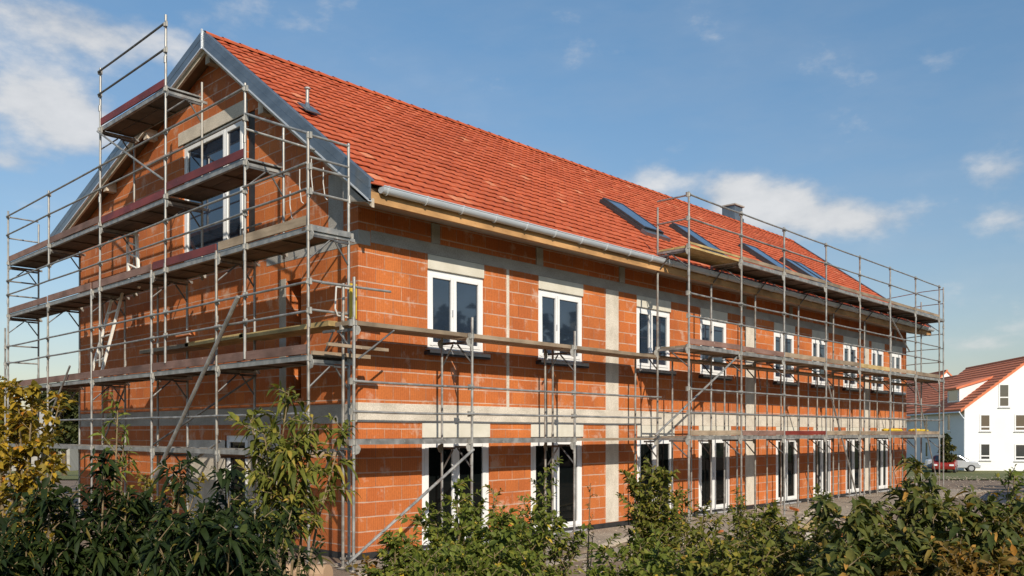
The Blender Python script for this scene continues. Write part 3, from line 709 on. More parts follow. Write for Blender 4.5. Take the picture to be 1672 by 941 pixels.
# return deck at the corner
deck(gs, (GU, -0.42, 5.35), (GI+0.02, -0.42, 5.35), 0.3, Y1, None, 'plywood', planks=1)
for z in (3.38,): 
    mb = MB(); mb.beam((GU, -0.45, z), (GI+0.35, -0.45, z), 0.05, 0.06); obj('transom', mb, M['plank'], gs)
# pipes and straps hooked over the rails
for v, z, l in ((0.9, 6.62, 0.55), (0.55, 6.75, 0.6), (0.2, 6.5, 0.5), (1.2, 6.3, 0.45), (4.1, 7.5, 0.35), (9.2, 5.2, 0.4)):
    mb = MB(); x = GI-0.1; mb.path([(x, v, z), (x+.01, v+.02, z-l*0.5), (x+.02, v-.02, z-l), (x+.05, v-.04, z-l-.03)], 0.009, 6); obj('strap', mb, M['plaster_strap'], gs)
rail(gs, (GI+0.1, 3.2, 5.4), (GI+0.1, 3.2, 6.0), name='hoop'); rail(gs, (GI+0.1, 3.2, 6.0), (GI+0.1, 2.5, 6.0), name='hoop')
mb = MB(); mb.path([(GI+0.0, -0.42, 4.45), (GI-0.28, -0.42, 4.45), (GI-0.3, -0.42, 4.1), (GI-0.25, -0.42, 4.0), (GI, -0.42, 3.98)], 0.014, 8); obj('hoop', mb, M['plaster_strap'], gs)

# --- low facade scaffold, left part of the long side
FO, FI = -0.82, -0.30
fs = thing('scaffold', 'low two-deck plank scaffold along the first windows of the long facade', 'scaffold', (3.5, FO, 0))
for u, a, b in ((-0.69, 0, 4.56), (1.83, 0, 4.18), (4.66, 0, 4.18)): post(fs, u, FO, a, b, False, [z for z in (2.0, 2.48, 2.95, 3.85) if z < b], 3.14)
post(fs, -0.66, -0.5, 0, 4.5, True, (2.0, 3.8), 0)
for u, a, b in ((1.6, 0, 3.84), (4.38, 0, 3.84), (4.6, 0, 3.84), (7.45, 0, 3.86)): post(fs, u, FI, a, b, u > 4, (), 0, 0.022)
for u0, u1 in ((-0.72, 1.83), (1.83, 4.66), (4.66, 7.6)):
    deck(fs, (u0, FO+0.03, 3.91), (u1, FO+0.03, 3.91), 0.55, Y1, None, 'plank', 0.08, planks=2, edge=None)
    deck(fs, (u0, FO+0.03, 2.05), (u1, FO+0.03, 2.05), 0.55, Y1, None, 'plank', 0.06, planks=2, edge='steel' if u0 < 4 else None)
    for z in (2.48, 2.95): rail(fs, (u0, FO-0.03, z), (u1+0.08, FO-0.03, z))
for u, z in ((-0.69, 3.83), (1.83, 3.83), (4.66, 3.83), (1.83, 1.98), (4.66, 1.98), (-0.69, 1.98)):
    bracket(fs, u, FO, z+0.05, Y1, -X1 if u > 0 else X1, 0.42); bracket(fs, u-0.2, FI, z+0.03, -Y1, -X1, 0.3, u > 0)
rail(fs, (-0.85, FO-0.05, 0.14), (1.83, FO-0.05, 1.86), r=0.025, name='brace')
rail(fs, (-1.2, FO+0.1, 4.42), (0.05, FO+0.02, 4.42), name='guard_rail')
rail(fs, (-0.6, FO, 3.3), (0.1, FO, 3.8), r=0.016, name='brace', mat='steel_dark')
for z in (3.5,):
    mb = MB(); mb.beam((-1.1, FO+0.1, z), (0.02, FO+0.06, z-0.02), 0.06, 0.05); obj('transom', mb, M['plank'], fs)
# --- tall facade scaffold, right part
TO, TI = -1.52, -0.70
ts = thing('scaffold', 'long tall galvanised scaffold reaching above the gutter along the right part of the facade', 'scaffold', (16.0, TO, 0))
us = [7.75, 10.07, 12.3, 14.82, 17.2, 19.6, 21.95, 24.35]
for i, u in enumerate(us):
    post(ts, u, TO, 0, 7.45, i % 3 == 1, (2.05, 2.6, 3.12, 4.05, 4.72, 5.22, 6.25, 6.86, 7.38), 3.14)
    post(ts, u, TI, 0, 7.25 if i == 0 else 6.28, i % 2 == 0, (2.05, 4.05), 0)
    if i:
        for du in (-0.35, -1.2 if i % 2 else -1.0): post(ts, u+du, -0.36, 0, 3.9, random.random() < .5, (), 0, 0.022)
    for z in (6.2, 4.02, 2.02):
        mb = MB(); mb.beam((u, TO, z), (u, TI, z), 0.045, 0.05); obj('transom', mb, M['steel'], ts)
        bracket(ts, u, TO, z+0.08, Y1, -X1, 0.5); bracket(ts, u, TI, z+0.06, Y1 if z < 5 else -Y1, -X1, 0.36, z < 5)
for i, (u0, u1) in enumerate(zip(us, us[1:])):
    for z in (6.86, 7.38, 4.72, 5.22, 2.6, 3.12): rail(ts, (u0, TO-0.035, z), (u1, TO-0.035, z))
    deck(ts, (u0, TO+0.02, 6.3-0.02*(i > 0)), (u1, TO+0.02, 6.3-0.02*(i > 0)), 0.78, Y1, 'plank_yellow' if i == 0 else 'plank', 'plank_yellow' if i == 0 else 'plywood', toe_h=0.09 if i else 0.05, edge='steel' if i else None)
    deck(ts, (u0, TO+0.02, 4.1), (u1, TO+0.02, 4.1), 0.72, Y1, 'toe_brown' if i < 2 else ('plank_yellow' if i in (4,) else 'plank'), 'plank', toe_h=0.12)
    deck(ts, (u0, TO+0.02, 2.08), (u1, TO+0.02, 2.08), 0.72, Y1, ['plank', 'toe_brown', 'toe_red', 'plank', 'plank', 'toe_brown', 'plank'][i], 'plank', toe_h=0.11)
    deck(ts, (u0, -0.72, 3.92), (u1, -0.72, 3.92), 0.42, Y1, None, 'plank', 0.06, planks=2, edge=None)
    rail(ts, (u0, TI, 2.62), (u1, TI, 2.62), r=0.018); 
for u0, z0, u1, z1 in ((6.9, 2.1, 10.05, 4.0), (14.8, 4.0, 17.15, 0.2), (22.0, 4.05, 24.3, 0.4), (19.6, 6.0, 21.5, 4.9)): rail(ts, (u0, TO+0.06 if u0 > 7 else TO+0.3, z0), (u1, TO+0.06, z1), r=0.024, name='brace')
for u, d in ((7.75, 0.5), (12.6, 0.8)): rail(ts, (u, TI, 3.3), (u+0.5, -0.36, 3.88), r=0.018, name='brace')
for z in (7.38, 6.86): rail(ts, (7.75, TO, z), (7.75, TI, z-0.0), name='end_rail')
# far end return
ue = 24.95
for v, zt in ((TO+0.05, 7.45), (TI, 7.0), (1.9, 6.6)): post(ts, ue if v < 1 else 26.3, v, 0, zt, False, (4, 6), 0)
for z in (7.38, 6.86, 6.2, 5.75, 5.22, 4.72, 4.02, 3.1, 2.6, 2.05):
    rail(ts, (ue, TO+0.05, z), (ue+0.1, TI, z), name='end_rail', r=0.016); rail(ts, (ue+0.1, TI, z), (26.3, 1.9, z), name='end_rail', r=0.016)
deck(ts, (24.38, TO+0.02, 4.08), (25.0, TO+0.02, 4.08), 0.75, Y1, None, 'plank'); deck(ts, (24.38, TO+0.02, 6.28), (25.0, TO+0.02, 6.28), 0.75, Y1, None, 'plank'); deck(ts, (24.38, TO+0.02, 2.06), (25.0, TO+0.02, 2.06), 0.75, Y1, None, 'plank')

# ------------------------------------------------------------------ loose things on the scaffold and ground
def ladder(label, p, q, w, rungs, across):
    p, q, across = Vector(p), Vector(q), Vector(across); t = thing('ladder', label, 'ladder', tuple(p))
    for s in (-1, 1):
        mb = MB(); mb.beam(p+across*s*w/2, q+across*s*w/2*0.86, 0.05, 0.07, across); obj('rail', mb, M['alu'], t)
    for i in range(rungs):
        k = (i+0.6)/rungs; c = p.lerp(q, k); ww = w*(1-0.14*k)
        mb = MB(); mb.tube(c-across*ww/2, c+across*ww/2, 0.022, 8); obj('rung', mb, M['alu'], t)
ladder('pale ladder leaning on the brick gable between the two lower scaffold decks', (-0.95, 8.75, 3.38), (-0.62, 8.3, 5.3), 0.85, 7, Vector((0.1, 1, 0)).normalized())
ladder('pale ladder leaning on the gable just above the upper long scaffold deck', (-0.75, 7.1, 5.37), (-0.55, 7.7, 6.72), 0.75, 5, Vector((0.1, 1, 0.3)).normalized())
mb = MB(); mb.obox((-0.56, -0.56, 3.96), (0.12, 0, 0), (0.0, 0.03, 0), (0.0, 0, 0.55)); single('formwork_board', mb, M['yellow'], 'narrow yellow board standing upright at the building corner on the plank deck', 'board', (-0.5, -0.55, 3.96))
def sacks(name, label, u, v, z, n, mat, cat):
    mb = MB()
    for i in range(n):
        x = u+i*0.16; h = random.uniform(.05, .09)
        for k in range(2): mb.lathe((x+random.uniform(-.04, .04), v+k*.13, z), [(0.0, 0.0), (.11, .005), (.125, h*.5), (.085, h), (0.0, h*1.1)], 10)
    single(name, mb, mat, label, cat, (u, v, z))
sacks('strap_bundle', 'yellow bundle of webbing straps lying on the lowest deck, left of two', 20.2, -1.3, 2.20, 6, M['yellow'], 'straps')
sacks('strap_bundle', 'yellow bundle of webbing straps lying on the lowest deck near the far corner', 22.6, -1.3, 2.20, 7, M['yellow'], 'straps')
mb = MB(); mb.obox((-1.0, 4.0, 4.02), (0.12, 0, 0), (0.02, 0.62, 0), (0, 0, 0.1)); single('clay_block', mb, M['brick'], 'orange clay block piece lying on the inner plank deck', 'brick', (-1.0, 4.0, 4.02))
def logpiece(label, a, b, r0, r1):
    t = Vector(a); mb = MB(); a, b = Vector(a), Vector(b)
    pts = [a.lerp(b, i/5)+Vector((0, 0, random.uniform(-.012, .012))) for i in range(6)]
    for i in range(5): mb.tube(pts[i], pts[i+1], r0+(r1-r0)*i/5, 14, r0+(r1-r0)*(i+1)/5, caps=i in (0, 4))
    single('log', mb, M['log'], label, 'log', (a.x, a.y, 0))
logpiece('thick peeled log lying on the ground by the building corner', at(408, 12.6, 0.14), at(536, 12.2, 0.14), 0.12, 0.14)
logpiece('thinner peeled log lying in front of the thick one', at(425, 11.9, 0.09), at(560, 11.6, 0.09), 0.07, 0.09)
def board(label, a, b, w, h, cat='board', m='barge'):
    mb = MB(); mb.beam(a, b, w, h); single('timber_board', mb, M[m], label, cat, (a.x, a.y, 0))
board('pale timber board lying flat beside the logs at the corner', at(505, 11.2, 0.06), at(640, 12.3, 0.06), 0.2, 0.05)
board('pale timber board on the ground crossing under the corner post', at(560, 12.0, 0.1), at(660, 12.9, 0.1), 0.14, 0.06)
board('weathered board on the ground in front of the second glass door', at(905, 14.6, 0.07), at(1030, 16.5, 0.07), 0.24, 0.05, m='plank')
board('long pale board lying on the sandy strip before the third glass door', at(985, 15.6, 0.1), at(1110, 19.2, 0.1), 0.18, 0.05)
board('pale board on the ground before the far glass doors', at(1300, 19.0, 0.1), at(1345, 24, 0.1), 0.22, 0.08)
board('yellowish board leaning low on a heap before the far glass doors', at(1318, 18.6, 0.08), at(1352, 20.4, 0.38), 0.16, 0.05, m='plank_yellow')
def heap(name, label, cat, p, rx, ry, h, mat, seed):
    r = random.Random(seed); mb = MB(); n, k = 40, 10; P = []
    ph = [r.uniform(0, 6.28) for _ in range(6)]
    for j in range(k+1):
        t = j/k; row = []
        for i in range(n):
            a = 2*math.pi*i/n; w = 1+0.13*math.sin(2*a+ph[0])+0.10*math.sin(3*a+ph[1])+0.05*math.sin(7*a+ph[2]+5*t)
            row.append(p+Vector((math.cos(a)*rx*w*(1-t), math.sin(a)*ry*w*(1-t), h*(1-(1-t)**2.0)*(1+r.uniform(-.18, .18)*(0 < j < k))*(1+0.1*math.sin(4*a+ph[3])*(1-t)))))
        P.append(row)
    for j in range(k):
        for i in range(n): mb.quad([P[j][i], P[j][(i+1) % n], P[j+1][(i+1) % n], P[j+1][i]], True)
    single(name, mb, mat, label, cat, tuple(p))
heap('sand_heap', 'low heap of pale sand and rubble before the far glass doors', 'heap', at(1325, 21, 0), 0.9, 0.6, 0.16, M['blinding'], 3)
rr = random.Random(4)
for i in range(26):
    p = at(rr.uniform(1010, 1470), rr.uniform(15.5, 25), 0); mb = MB(); a = rr.uniform(0, 3.1); l, w_, h_ = rr.uniform(.08, .3), rr.uniform(.06, .16), rr.uniform(.05, .16)
    ex = Vector((math.cos(a), math.sin(a), rr.uniform(-.1, .25))); ey = Vector((-math.sin(a), math.cos(a), rr.uniform(-.1, .15)))
    mb.obox(p+Vector((0, 0, .02)), ex*l, ey*w_, Vector((rr.uniform(-.03, .03), 0, h_))); big = l > .2
    single('rubble_piece', mb, M['brick'] if i % 3 else M['concrete'], ('broken orange clay block lying on the ground along the facade' if i % 3 else 'broken piece of pale concrete lying on the ground along the facade'), 'rubble', tuple(p), 'broken clay pieces on the ground' if i % 3 else 'broken concrete pieces on the ground')
heap('tarpaulin', 'dark sheeting over a low pile on the gravel right of the building', 'tarpaulin', at(1632, 27, 0), 1.3, 0.6, 0.3, M['tarp'], 5)

# ------------------------------------------------------------------ white houses on the right
def white_house(label, px, D, zb, ang, W, L, eave, ridge, wins=(), dormer=False, side=(), group='white houses with red roofs'):
    p = at(px, D, zb); base = math.atan2(RGT.y, RGT.x)
    h = thing('white_house', label, 'house', tuple(p), base-ang, group)
    o_ = dict(local=True)
    mb = MB(); mb.prism([(0, 0, -1), (W, 0, -1), (W, 0, eave), (W/2, 0, ridge), (0, 0, eave)], (0, L, 0)); obj('wall', mb, M['render'], h, **o_)
    mb = MB(); s = (ridge-eave)/(W/2)
    for sg in (0, 1):
        q = [(-0.35, eave-0.35*s), (W/2, ridge), (W/2, ridge+0.22), (-0.35, eave-0.35*s+0.22)]
        if sg: q = [(W-x, z) for x, z in q]
        mb.prism([(x, -0.12, z) for x, z in q], (0, L+0.24, 0))
    rf = obj('roof', mb, M['tile_far'], h, **o_)
    mb = MB(); k = 17; wl = math.hypot(W/2+.35, ridge-eave+.35*s); nx, nz = -(ridge-eave), W/2; nl = math.hypot(nx, nz); nx /= nl; nz /= nl
    for i in range(k):    # courses of the tiled slope towards the camera
        t0 = i/k; t1 = (i+1)/k
        q = []
        for t, hh in ((t0, 0.225), (t0, 0.29), (t1, 0.235)):
            q.append((-0.35+(W/2+.35)*t+nx*(hh-.2)*.7, 0, eave-.35*s+(ridge-eave+.35*s)*t+.2+nz*(hh-.2)*.9))
        mb.prism([(x, -0.13, z) for x, y, z in q], (0, L+0.26, 0))
    obj('tile_courses', mb, M['tile_far'], rf, **o_)
    mb = MB(); mb.tube((W/2, -0.13, ridge+0.22), (W/2, L+0.13, ridge+0.22), 0.12, 10); obj('ridge_tiles', mb, M['tile_far'], rf, **o_)
    def win(P, u, z, w, hh, div):
        f = MB(); ring(f, P, u, u+w, z, z+hh, 0.11, -0.03, 0.06)
        if div:
            o = P(u+.11, z+hh*div-.05, -0.02); f.obox(o, P(u+w-.11, z+hh*div-.05, -0.02)-o, P(u+.11, z+hh*div+.05, -0.02)-o, P(u+.11, z+hh*div-.05, 0.06)-o)
        fo = obj('window', f, M['pvc'], h, **o_)
        g = MB(); o = P(u+.1, z+.1, 0.0-0.012); g.obox(o, P(u+w-.1, z+.1, -0.012)-o, P(u+.1, z+hh-.1, -0.012)-o, P(u+.1, z+.1, 0.05)-o); obj('pane', g, M['glass_far'], fo, **o_)
        g = MB(); o = P(u-.06, z-.09, -0.1); g.obox(o, P(u+w+.06, z-.09, -0.1)-o, P(u-.06, z-.03, -0.1)-o, P(u-.06, z-.09, 0.0)-o); obj('sill', g, M['sill_pale'], fo, **o_)
    for w in wins: win(lambda u, z, d: Vector((u, d, z)), *w)
    for w in side: win(lambda u, z, d: Vector((d, u, z)), *w)
    mb = MB(); mb.tube((-0.42, -0.05, eave-0.28), (-0.42, L, eave-0.28), 0.08, 8); obj('gutter', mb, M['gutter'], h, **o_)
    mb = MB(); mb.path([(-0.4, 0.1, eave-0.3), (-0.2, -0.08, eave-0.7), (-0.06, -0.08, eave-0.85), (-0.06, -0.08, 0.1)], 0.05, 8); obj('downpipe', mb, M['gutter'], h, **o_)
    if dormer:
        y0, y1 = dormer; x0 = 0.62; zt = eave+2.0; zb_ = eave+x0*s-0.2
        xt = (W/2)*0.62; ztop = eave+xt*s+0.15
        mb = MB(); mb.prism([(x0, y0, zb_), (x0, y0, zt), (xt, y0, ztop)], (0, y1-y0, 0)); dm = obj('dormer', mb, M['render'], h, **o_)
        dx, dz = xt-x0+0.3, ztop-zt+0.13
        mb = MB(); mb.prism([(x0-0.3, y0-0.15, zt-0.13), (xt, y0-0.15, ztop), (xt, y0-0.15, ztop+0.2), (x0-0.3, y0-0.15, zt+0.07)], (0, y1-y0+0.3, 0)); obj('dormer_roof', mb, M['tile_far'], dm, **o_)
        f = MB(); P = lambda u, z, d: Vector((x0+d, u, z)); ring(f, P, y0+0.25, y1-0.25, zb_+0.5, zt-0.15, 0.1, -0.03, 0.05); obj('dormer_window', f, M['pvc'], dm, **o_)
        g = MB(); g.box(x0-0.015, x0+0.03, y0+.34, y1-.34, zb_+.59, zt-.24); obj('pane', g, M['glass_far'], dm, **o_)
    return h
a8 = R(8)
white_house('large white gabled house with a shed dormer, nearest of the far houses', 1575, 76, -1.2, a8, 11.2, 15, 5.45, 9.85,
            wins=[(1.25, 0.95, 0.9, 1.5, 0.25), (1.25, 3.5, 0.9, 1.5, 0.25), (4.1, 0.9, 1.5, 1.5, 0.22), (4.1, 3.5, 1.5, 1.5, 0.25), (2.8, 5.6, 0.9, 2.05, 0.42), (7.6, 0.9, 0.9, 1.5, 0.22), (7.6, 3.5, 0.9, 1.5, 0.22), (7.4, 5.6, 0.9, 2.05, 0.42)],
            dormer=(3.0, 6.0), side=[(3.4, 0.9, 0.8, 1.6, 0), (3.4, 3.5, 0.8, 1.6, 0), (9.5, 0.9, 0.8, 1.6, 0), (9.5, 3.5, 0.8, 1.6, 0)])
white_house('white house with long red roof showing just behind the dormer of the nearest house', 1526, 95, -1.2, a8, 11.6, 16, 5.2, 10.0, wins=[(1.2, 3.2, 1.3, 1.5, 0.25), (1.2, 0.9, 1.3, 1.5, 0.25)], side=[(4, 3.0, 0.9, 1.5, 0)])
white_house('small white gable with red roof seen through the far end of the scaffold', 1470, 118, -1.2, a8, 12.0, 16, 5.4, 11.6, wins=[(2, 5.2, 1.2, 1.5, 0.25), (2, 2.0, 1.2, 1.5, .25), (6.5, 2.0, 1.2, 1.5, .25)], dormer=False)
# cars beside the house
def car(label, px, D, rot, mat):
    p = at(px, D, 0); p.z = gz(p.x, p.y)+0.03; t = thing('parked_car', label, 'car', tuple(p), math.atan2(RGT.y, RGT.x)+rot, 'cars parked by the white houses')
    mb = MB(); prof = [(-2.05, 0.32), (-2.1, 0.62), (-1.9, 0.86), (-1.15, 0.94), (-0.45, 1.40), (0.85, 1.44), (1.55, 1.05), (2.02, 0.98), (2.1, 0.5), (2.05, 0.30)]
    mb.prism([(x, -0.84, z) for x, z in prof], (0, 1.68, 0)); b = obj('body', mb, mat, t, local=True, bevel=0.08)
    for s in (-1, 1):
        mb = MB(); mb.prism([(x, s*0.845, z) for x, z in ((-1.0, 0.97), (-0.42, 1.33), (0.80, 1.36), (1.3, 1.05))], (0, s*0.012, 0)); obj('side_window', mb, M['glass_far'], t, local=True)
        for x in (-1.35, 1.3):
            mb = MB(); mb.tube((x, s*0.66, 0.31), (x, s*0.87, 0.31), 0.31, 16); w = obj('wheel', mb, M['rubber'], t, local=True)
            mb = MB(); mb.tube((x, s*0.86, 0.31), (x, s*0.885, 0.31), 0.2, 12); obj('rim', mb, M['sill_pale'], w, local=True)
    mb = MB(); mb.prism([(-1.17, -0.7, 0.99), (-0.50, -0.62, 1.40), (-0.50, 0.62, 1.40), (-1.17, 0.7, 0.99)], (-0.02, 0, 0.03)); obj('windscreen', mb, M['glass_far'], t, local=True)
    for s in (-0.6, 0.6): mb = MB(); mb.box(-2.12, -2.04, s-0.16, s+0.16, 0.62, 0.76); obj('headlight', mb, M['pvc'], t, local=True)
car('small red car parked at the corner of the white house', 1543, 72, R(60), M['red_paint'])
car('silver car parked in front of the white house side wall', 1555, 74.5, R(160), M['silver_paint'])

# ------------------------------------------------------------------ vegetation
def leaves_mesh(name, P, T, Nn, L, W, rnd, droop, mat, parent, simple=False):
    """one mesh of folded, drooping leaves; arrays of n leaves"""
    n = len(P)
    T = T/np.linalg.norm(T, axis=1, keepdims=True)
    S = np.cross(T, Nn); S /= (np.linalg.norm(S, axis=1, keepdims=True)+1e-9); U = np.cross(S, T)
    L = L[:, None]; W = W[:, None]; dz = np.zeros((n, 3)); dz[:, 2] = -1
    def mid(t): return P+T*L*t+dz*(droop[:, None]*L*t*t)
    if simple:
        m1 = mid(0.5); V = np.stack([P, m1-S*W*.5+U*W*.12, mid(1.0), m1+S*W*.5+U*W*.12], 1)
        fi = np.array([[0, 1, 2, 3]]); k = 4
    else:
        m1, m2 = mid(0.33), mid(0.68); f = 0.22
        V = np.stack([P, m1-S*W*.48+U*W*f, m1, m1+S*W*.48+U*W*f, m2-S*W*.40+U*W*f*.8, m2, m2+S*W*.40+U*W*f*.8, mid(1.0)], 1)
        fi = None; k = 8
    V = V.reshape(-1, 3); inv = np.array(world(parent).translation if parent is not None else (0, 0, 0)); V = V-inv
    me = bpy.data.meshes.new(name); off = (np.arange(n)*k)[:, None]
    if simple:
        loops = (off+np.array([[0, 1, 2, 3]])).ravel(); ns = [4]*n
    else:
        pat = [0, 2, 1, 0, 3, 2, 1, 2, 5, 4, 2, 3, 6, 5, 4, 5, 7, 5, 6, 7]; loops = (off+np.array([pat])).ravel(); ns = [3, 3, 4, 4, 3, 3]*n
    me.vertices.add(len(V)); me.vertices.foreach_set('co', V.astype(np.float32).ravel())
    me.loops.add(len(loops)); me.loops.foreach_set('vertex_index', loops.astype(np.int32))
    st = np.concatenate([[0], np.cumsum(ns)[:-1]]).astype(np.int32)
    me.polygons.add(len(ns)); me.polygons.foreach_set('loop_start', st)
    me.update(calc_edges=True); me.validate()
    a = me.attributes.new('rnd', 'FLOAT', 'POINT'); a.data.foreach_set('value', np.repeat(rnd, k).astype(np.float32))
    me.polygons.foreach_set('use_smooth', np.ones(len(me.polygons), dtype=bool))
    me.materials.append(mat); o = bpy.data.objects.new(name, me); link(o, parent); return o
def unit(v): return v/(np.linalg.norm(v)+1e-9)
def shrub(name, label, px, D, top_y, w_px, mat, cat='shrub', group='shrubs in front of the building', stems=9, shoots=14, lper=13, ll=0.10, lw=0.3, leafdroop=0.35,
          clear=0.15, erect=0.6, spread=1.0, seed=0, z0=0.0, tops=None, var=(0.6, 1.0), hue=(0.0, 1.0), shoot_len=0.34):
    """many-stemmed plant: stems arch up from a base, side shoots carry alternating leaves"""
    r = np.random.default_rng(seed+100); base = np.array(at(px, D, z0)); H = 2.15+(707-top_y)*D/F-z0; hw = w_px/F*D/2
    t = thing(name, label, cat, tuple(base), 0, group)
    P, T, Nn, L, W, rn, dr = [], [], [], [], [], [], []
    sm = MB(); rg = np.array(RGT); fw = np.array(FWD)
    for s in range(stems):
        k = (s+0.5)/stems*2-1 if stems > 1 else 0.0
        h = H*r.uniform(*var)
        if s == 0: h = H
        end = base+rg*(k*hw*spread*r.uniform(.6, 1)+r.normal(0, hw*.08))+fw*r.normal(0, hw*.45)+np.array([0, 0, h])
        if s == 0: end = base+rg*r.normal(0, hw*.2)+np.array([0, 0, h])
        b0 = base+rg*k*hw*0.22+fw*r.normal(0, .06)
        ctrl = b0+(end-b0)*np.array([.25, .25, .6])+r.normal(0, .03, 3)
        pts = [b0*(1-q)**2+ctrl*2*q*(1-q)+end*q*q for q in np.linspace(0, 1, 11)]
        for i in range(10):
            sm.tube(pts[i], pts[i+1], 0.013*H/2*(1-i/11)+0.003, 5, 0.013*H/2*(1-(i+1)/11)+0.003, caps=False)
        sd_ = unit(end-ctrl); nsh = max(3, int(shoots*h/H)); ga = r.uniform(0, 6)
        segs = []
        for j in range(nsh):
            q = clear+(1-clear)*((j+r.uniform(0, .8))/nsh); q = min(q, 0.97)
            i = min(9, int(q*10)); p0 = pts[i]*(1-(q*10-i))+pts[i+1]*(q*10-i)
            ga += 2.4; side = rg*math.cos(ga)+fw*math.sin(ga)
            d = unit(side*(1-erect)+np.array([0, 0, erect])+r.normal(0, .15, 3))
            l = shoot_len*(0.45+0.75*(1-q))*r.uniform(.7, 1.3)
            segs.append((p0, d, l))
        segs.append((pts[9], unit(pts[10]-pts[9]), np.linalg.norm(pts[10]-pts[9])*1.1))
        for p0, d, l in segs:
            bend = np.array([0, 0, -1])*r.uniform(0, .35)
            q1 = p0+d*l*.5; q2 = p0+d*l+bend*l*.5
            sm.tube(p0, q1, 0.0045, 4, 0.0035, caps=False); sm.tube(q1, q2, 0.0035, 4, 0.002, caps=False)
            nl = max(4, int(lper*r.uniform(.7, 1.3))); a0 = r.uniform(0, 6)
            ax = unit(q2-p0); e1 = unit(np.cross(ax, [0.3, 0.2, 1])); e2 = np.cross(ax, e1)
            for m in range(nl):
                f = (m+.6)/nl; pp = (p0+(q1-p0)*f*2) if f < .5 else (q1+(q2-q1)*(f-.5)*2)
                a0 += 2.4 if m % 2 else 3.14
                out = e1*math.cos(a0)+e2*math.sin(a0)
                d_ = unit(out*1.0+ax*(.35+.9*f)+np.array([0, 0, .1])+r.normal(0, .2, 3))
                P.append(pp); T.append(d_); Nn.append(unit(np.array([0, 0, 1.0])+ax*.3+r.normal(0, .35, 3)-np.array([fw[0], fw[1], 0])*.3))
                s_ = ll*(0.6+.55*math.sin(math.pi*min(1, .25+.75*f)))*r.uniform(.5, 1.3)
                L.append(s_); W.append(s_*lw*r.uniform(.85, 1.15)); dr.append(leafdroop*r.uniform(.3, 1.6)); rn.append(hue[0]+(hue[1]-hue[0])*np.clip(r.normal(.45, .24), 0, 1))
    obj('stem', sm, M['stem'], t)
    leaves_mesh('foliage', np.array(P), np.array(T), np.array(Nn), np.array(L), np.array(W), np.array(rn), np.array(dr), mat, t)
    return t
G1 = 'shrubs in front of the building'
# left: yellow bush and dark willow-leaved row
shrub('yellow_bush', 'tall yellow autumn bush at the left edge of the photo', 35, 9.5, 625, 165, M['leaf_yellow'], stems=12, shoots=15, lper=14, ll=0.095, lw=0.62, leafdroop=.35, clear=.25, erect=.45, seed=1, shoot_len=.42, var=(.7, 1))
shrub('yellow_bush', 'shorter yellow-green bush low between the dark shrubs and the scaffold', 250, 9.2, 775, 200, M['leaf_yellow'], stems=7, shoots=9, lper=9, ll=0.075, lw=0.6, clear=.3, seed=2, hue=(0, .6))
L_ = dict(ll=0.135, lw=.27, leafdroop=.75, erect=.55, shoot_len=.34)
shrub('dark_shrub', 'dense dark green shrub filling the lower left corner', 30, 6.6, 805, 260, M['leaf_shaded'], stems=18, shoots=17, lper=18, seed=3, **L_)
shrub('dark_shrub', 'dark green shrub with tall thin shoots, second from the left edge', 170, 6.9, 745, 220, M['leaf_shaded'], stems=16, shoots=16, lper=18, seed=4, var=(.55, .86), **L_)
shrub('dark_shrub', 'dark green shrub rising before the long scaffold brace', 300, 6.7, 755, 200, M['leaf_shaded'], stems=15, shoots=15, lper=18, seed=5, var=(.55, .86), **L_)
shrub('thin_sapling', 'thin dark sapling with a tuft of leaves against the gable brick', 187, 8.0, 655, 60, M['leaf_green'], stems=2, shoots=7, lper=9, ll=.13, lw=.26, leafdroop=.7, clear=.55, seed=6)
shrub('dark_shrub', 'open dark shrub left of the olive sapling, its twigs showing', 400, 6.5, 770, 180, M['leaf_shaded'], stems=12, shoots=11, lper=15, seed=7, var=(.6, .9), clear=.3, **L_)
shrub('olive_sapling', 'tall olive green sapling with drooping long leaves before the gable corner', 460, 8.0, 632, 190, M['leaf_olive'], 'sapling', stems=10, shoots=14, lper=12, ll=.145, lw=.29, leafdroop=.7, clear=.5, erect=.4, seed=8, var=(.7, 1), shoot_len=.45)
shrub('olive_sapling', 'low olive sapling shoots beside the logs', 480, 7.0, 900, 120, M['leaf_shaded'], 'sapling', stems=5, shoots=6, lper=9, seed=9, **L_)
# centre: small-leaved bushes
C_ = dict(ll=0.078, lw=.46, leafdroop=.3, erect=.5, shoot_len=.40)
shrub('green_bush', 'green small-leaved bush before the first glass door', 785, 8.6, 790, 300, M['leaf_green'], stems=24, shoots=20, lper=20, seed=10, var=(.6, .86), clear=.2, **C_)
shrub('green_bush', 'green bush with tall thin tips before the second glass door', 890, 9.2, 765, 150, M['leaf_green'], stems=9, shoots=18, lper=14, seed=11, var=(.5, .85), clear=.2, **C_)
shrub('green_bush', 'low green bush at the foot of the corner scaffold post', 660, 8.2, 880, 150, M['leaf_green'], stems=13, shoots=18, lper=18, seed=12, var=(.6, 1), **C_)
shrub('weed', 'thin reddish weed standing before the brick right of the second door', 960, 10.5, 790, 40, M['leaf_orange'], 'weed', stems=3, shoots=7, lper=6, ll=.045, lw=.4, clear=.3, seed=13, hue=(0, .5), shoot_len=.2)
shrub('green_bush', 'upright light green bush before the third glass door', 1062, 9.6, 768, 110, M['leaf_olive'], stems=13, shoots=22, lper=18, seed=14, var=(.6, 1), clear=.15, **C_)
shrub('green_bush', 'light green bush with bare gaps left of the fourth glass door', 1150, 10.0, 830, 120, M['leaf_olive'], stems=9, shoots=14, lper=12, seed=15, var=(.5, .95), clear=.2, **C_)
shrub('green_bush', 'broad low green bush along the bottom edge before the fourth door', 1050, 7.6, 885, 280, M['leaf_green'], stems=18, shoots=18, lper=18, seed=16, var=(.65, 1), **C_)
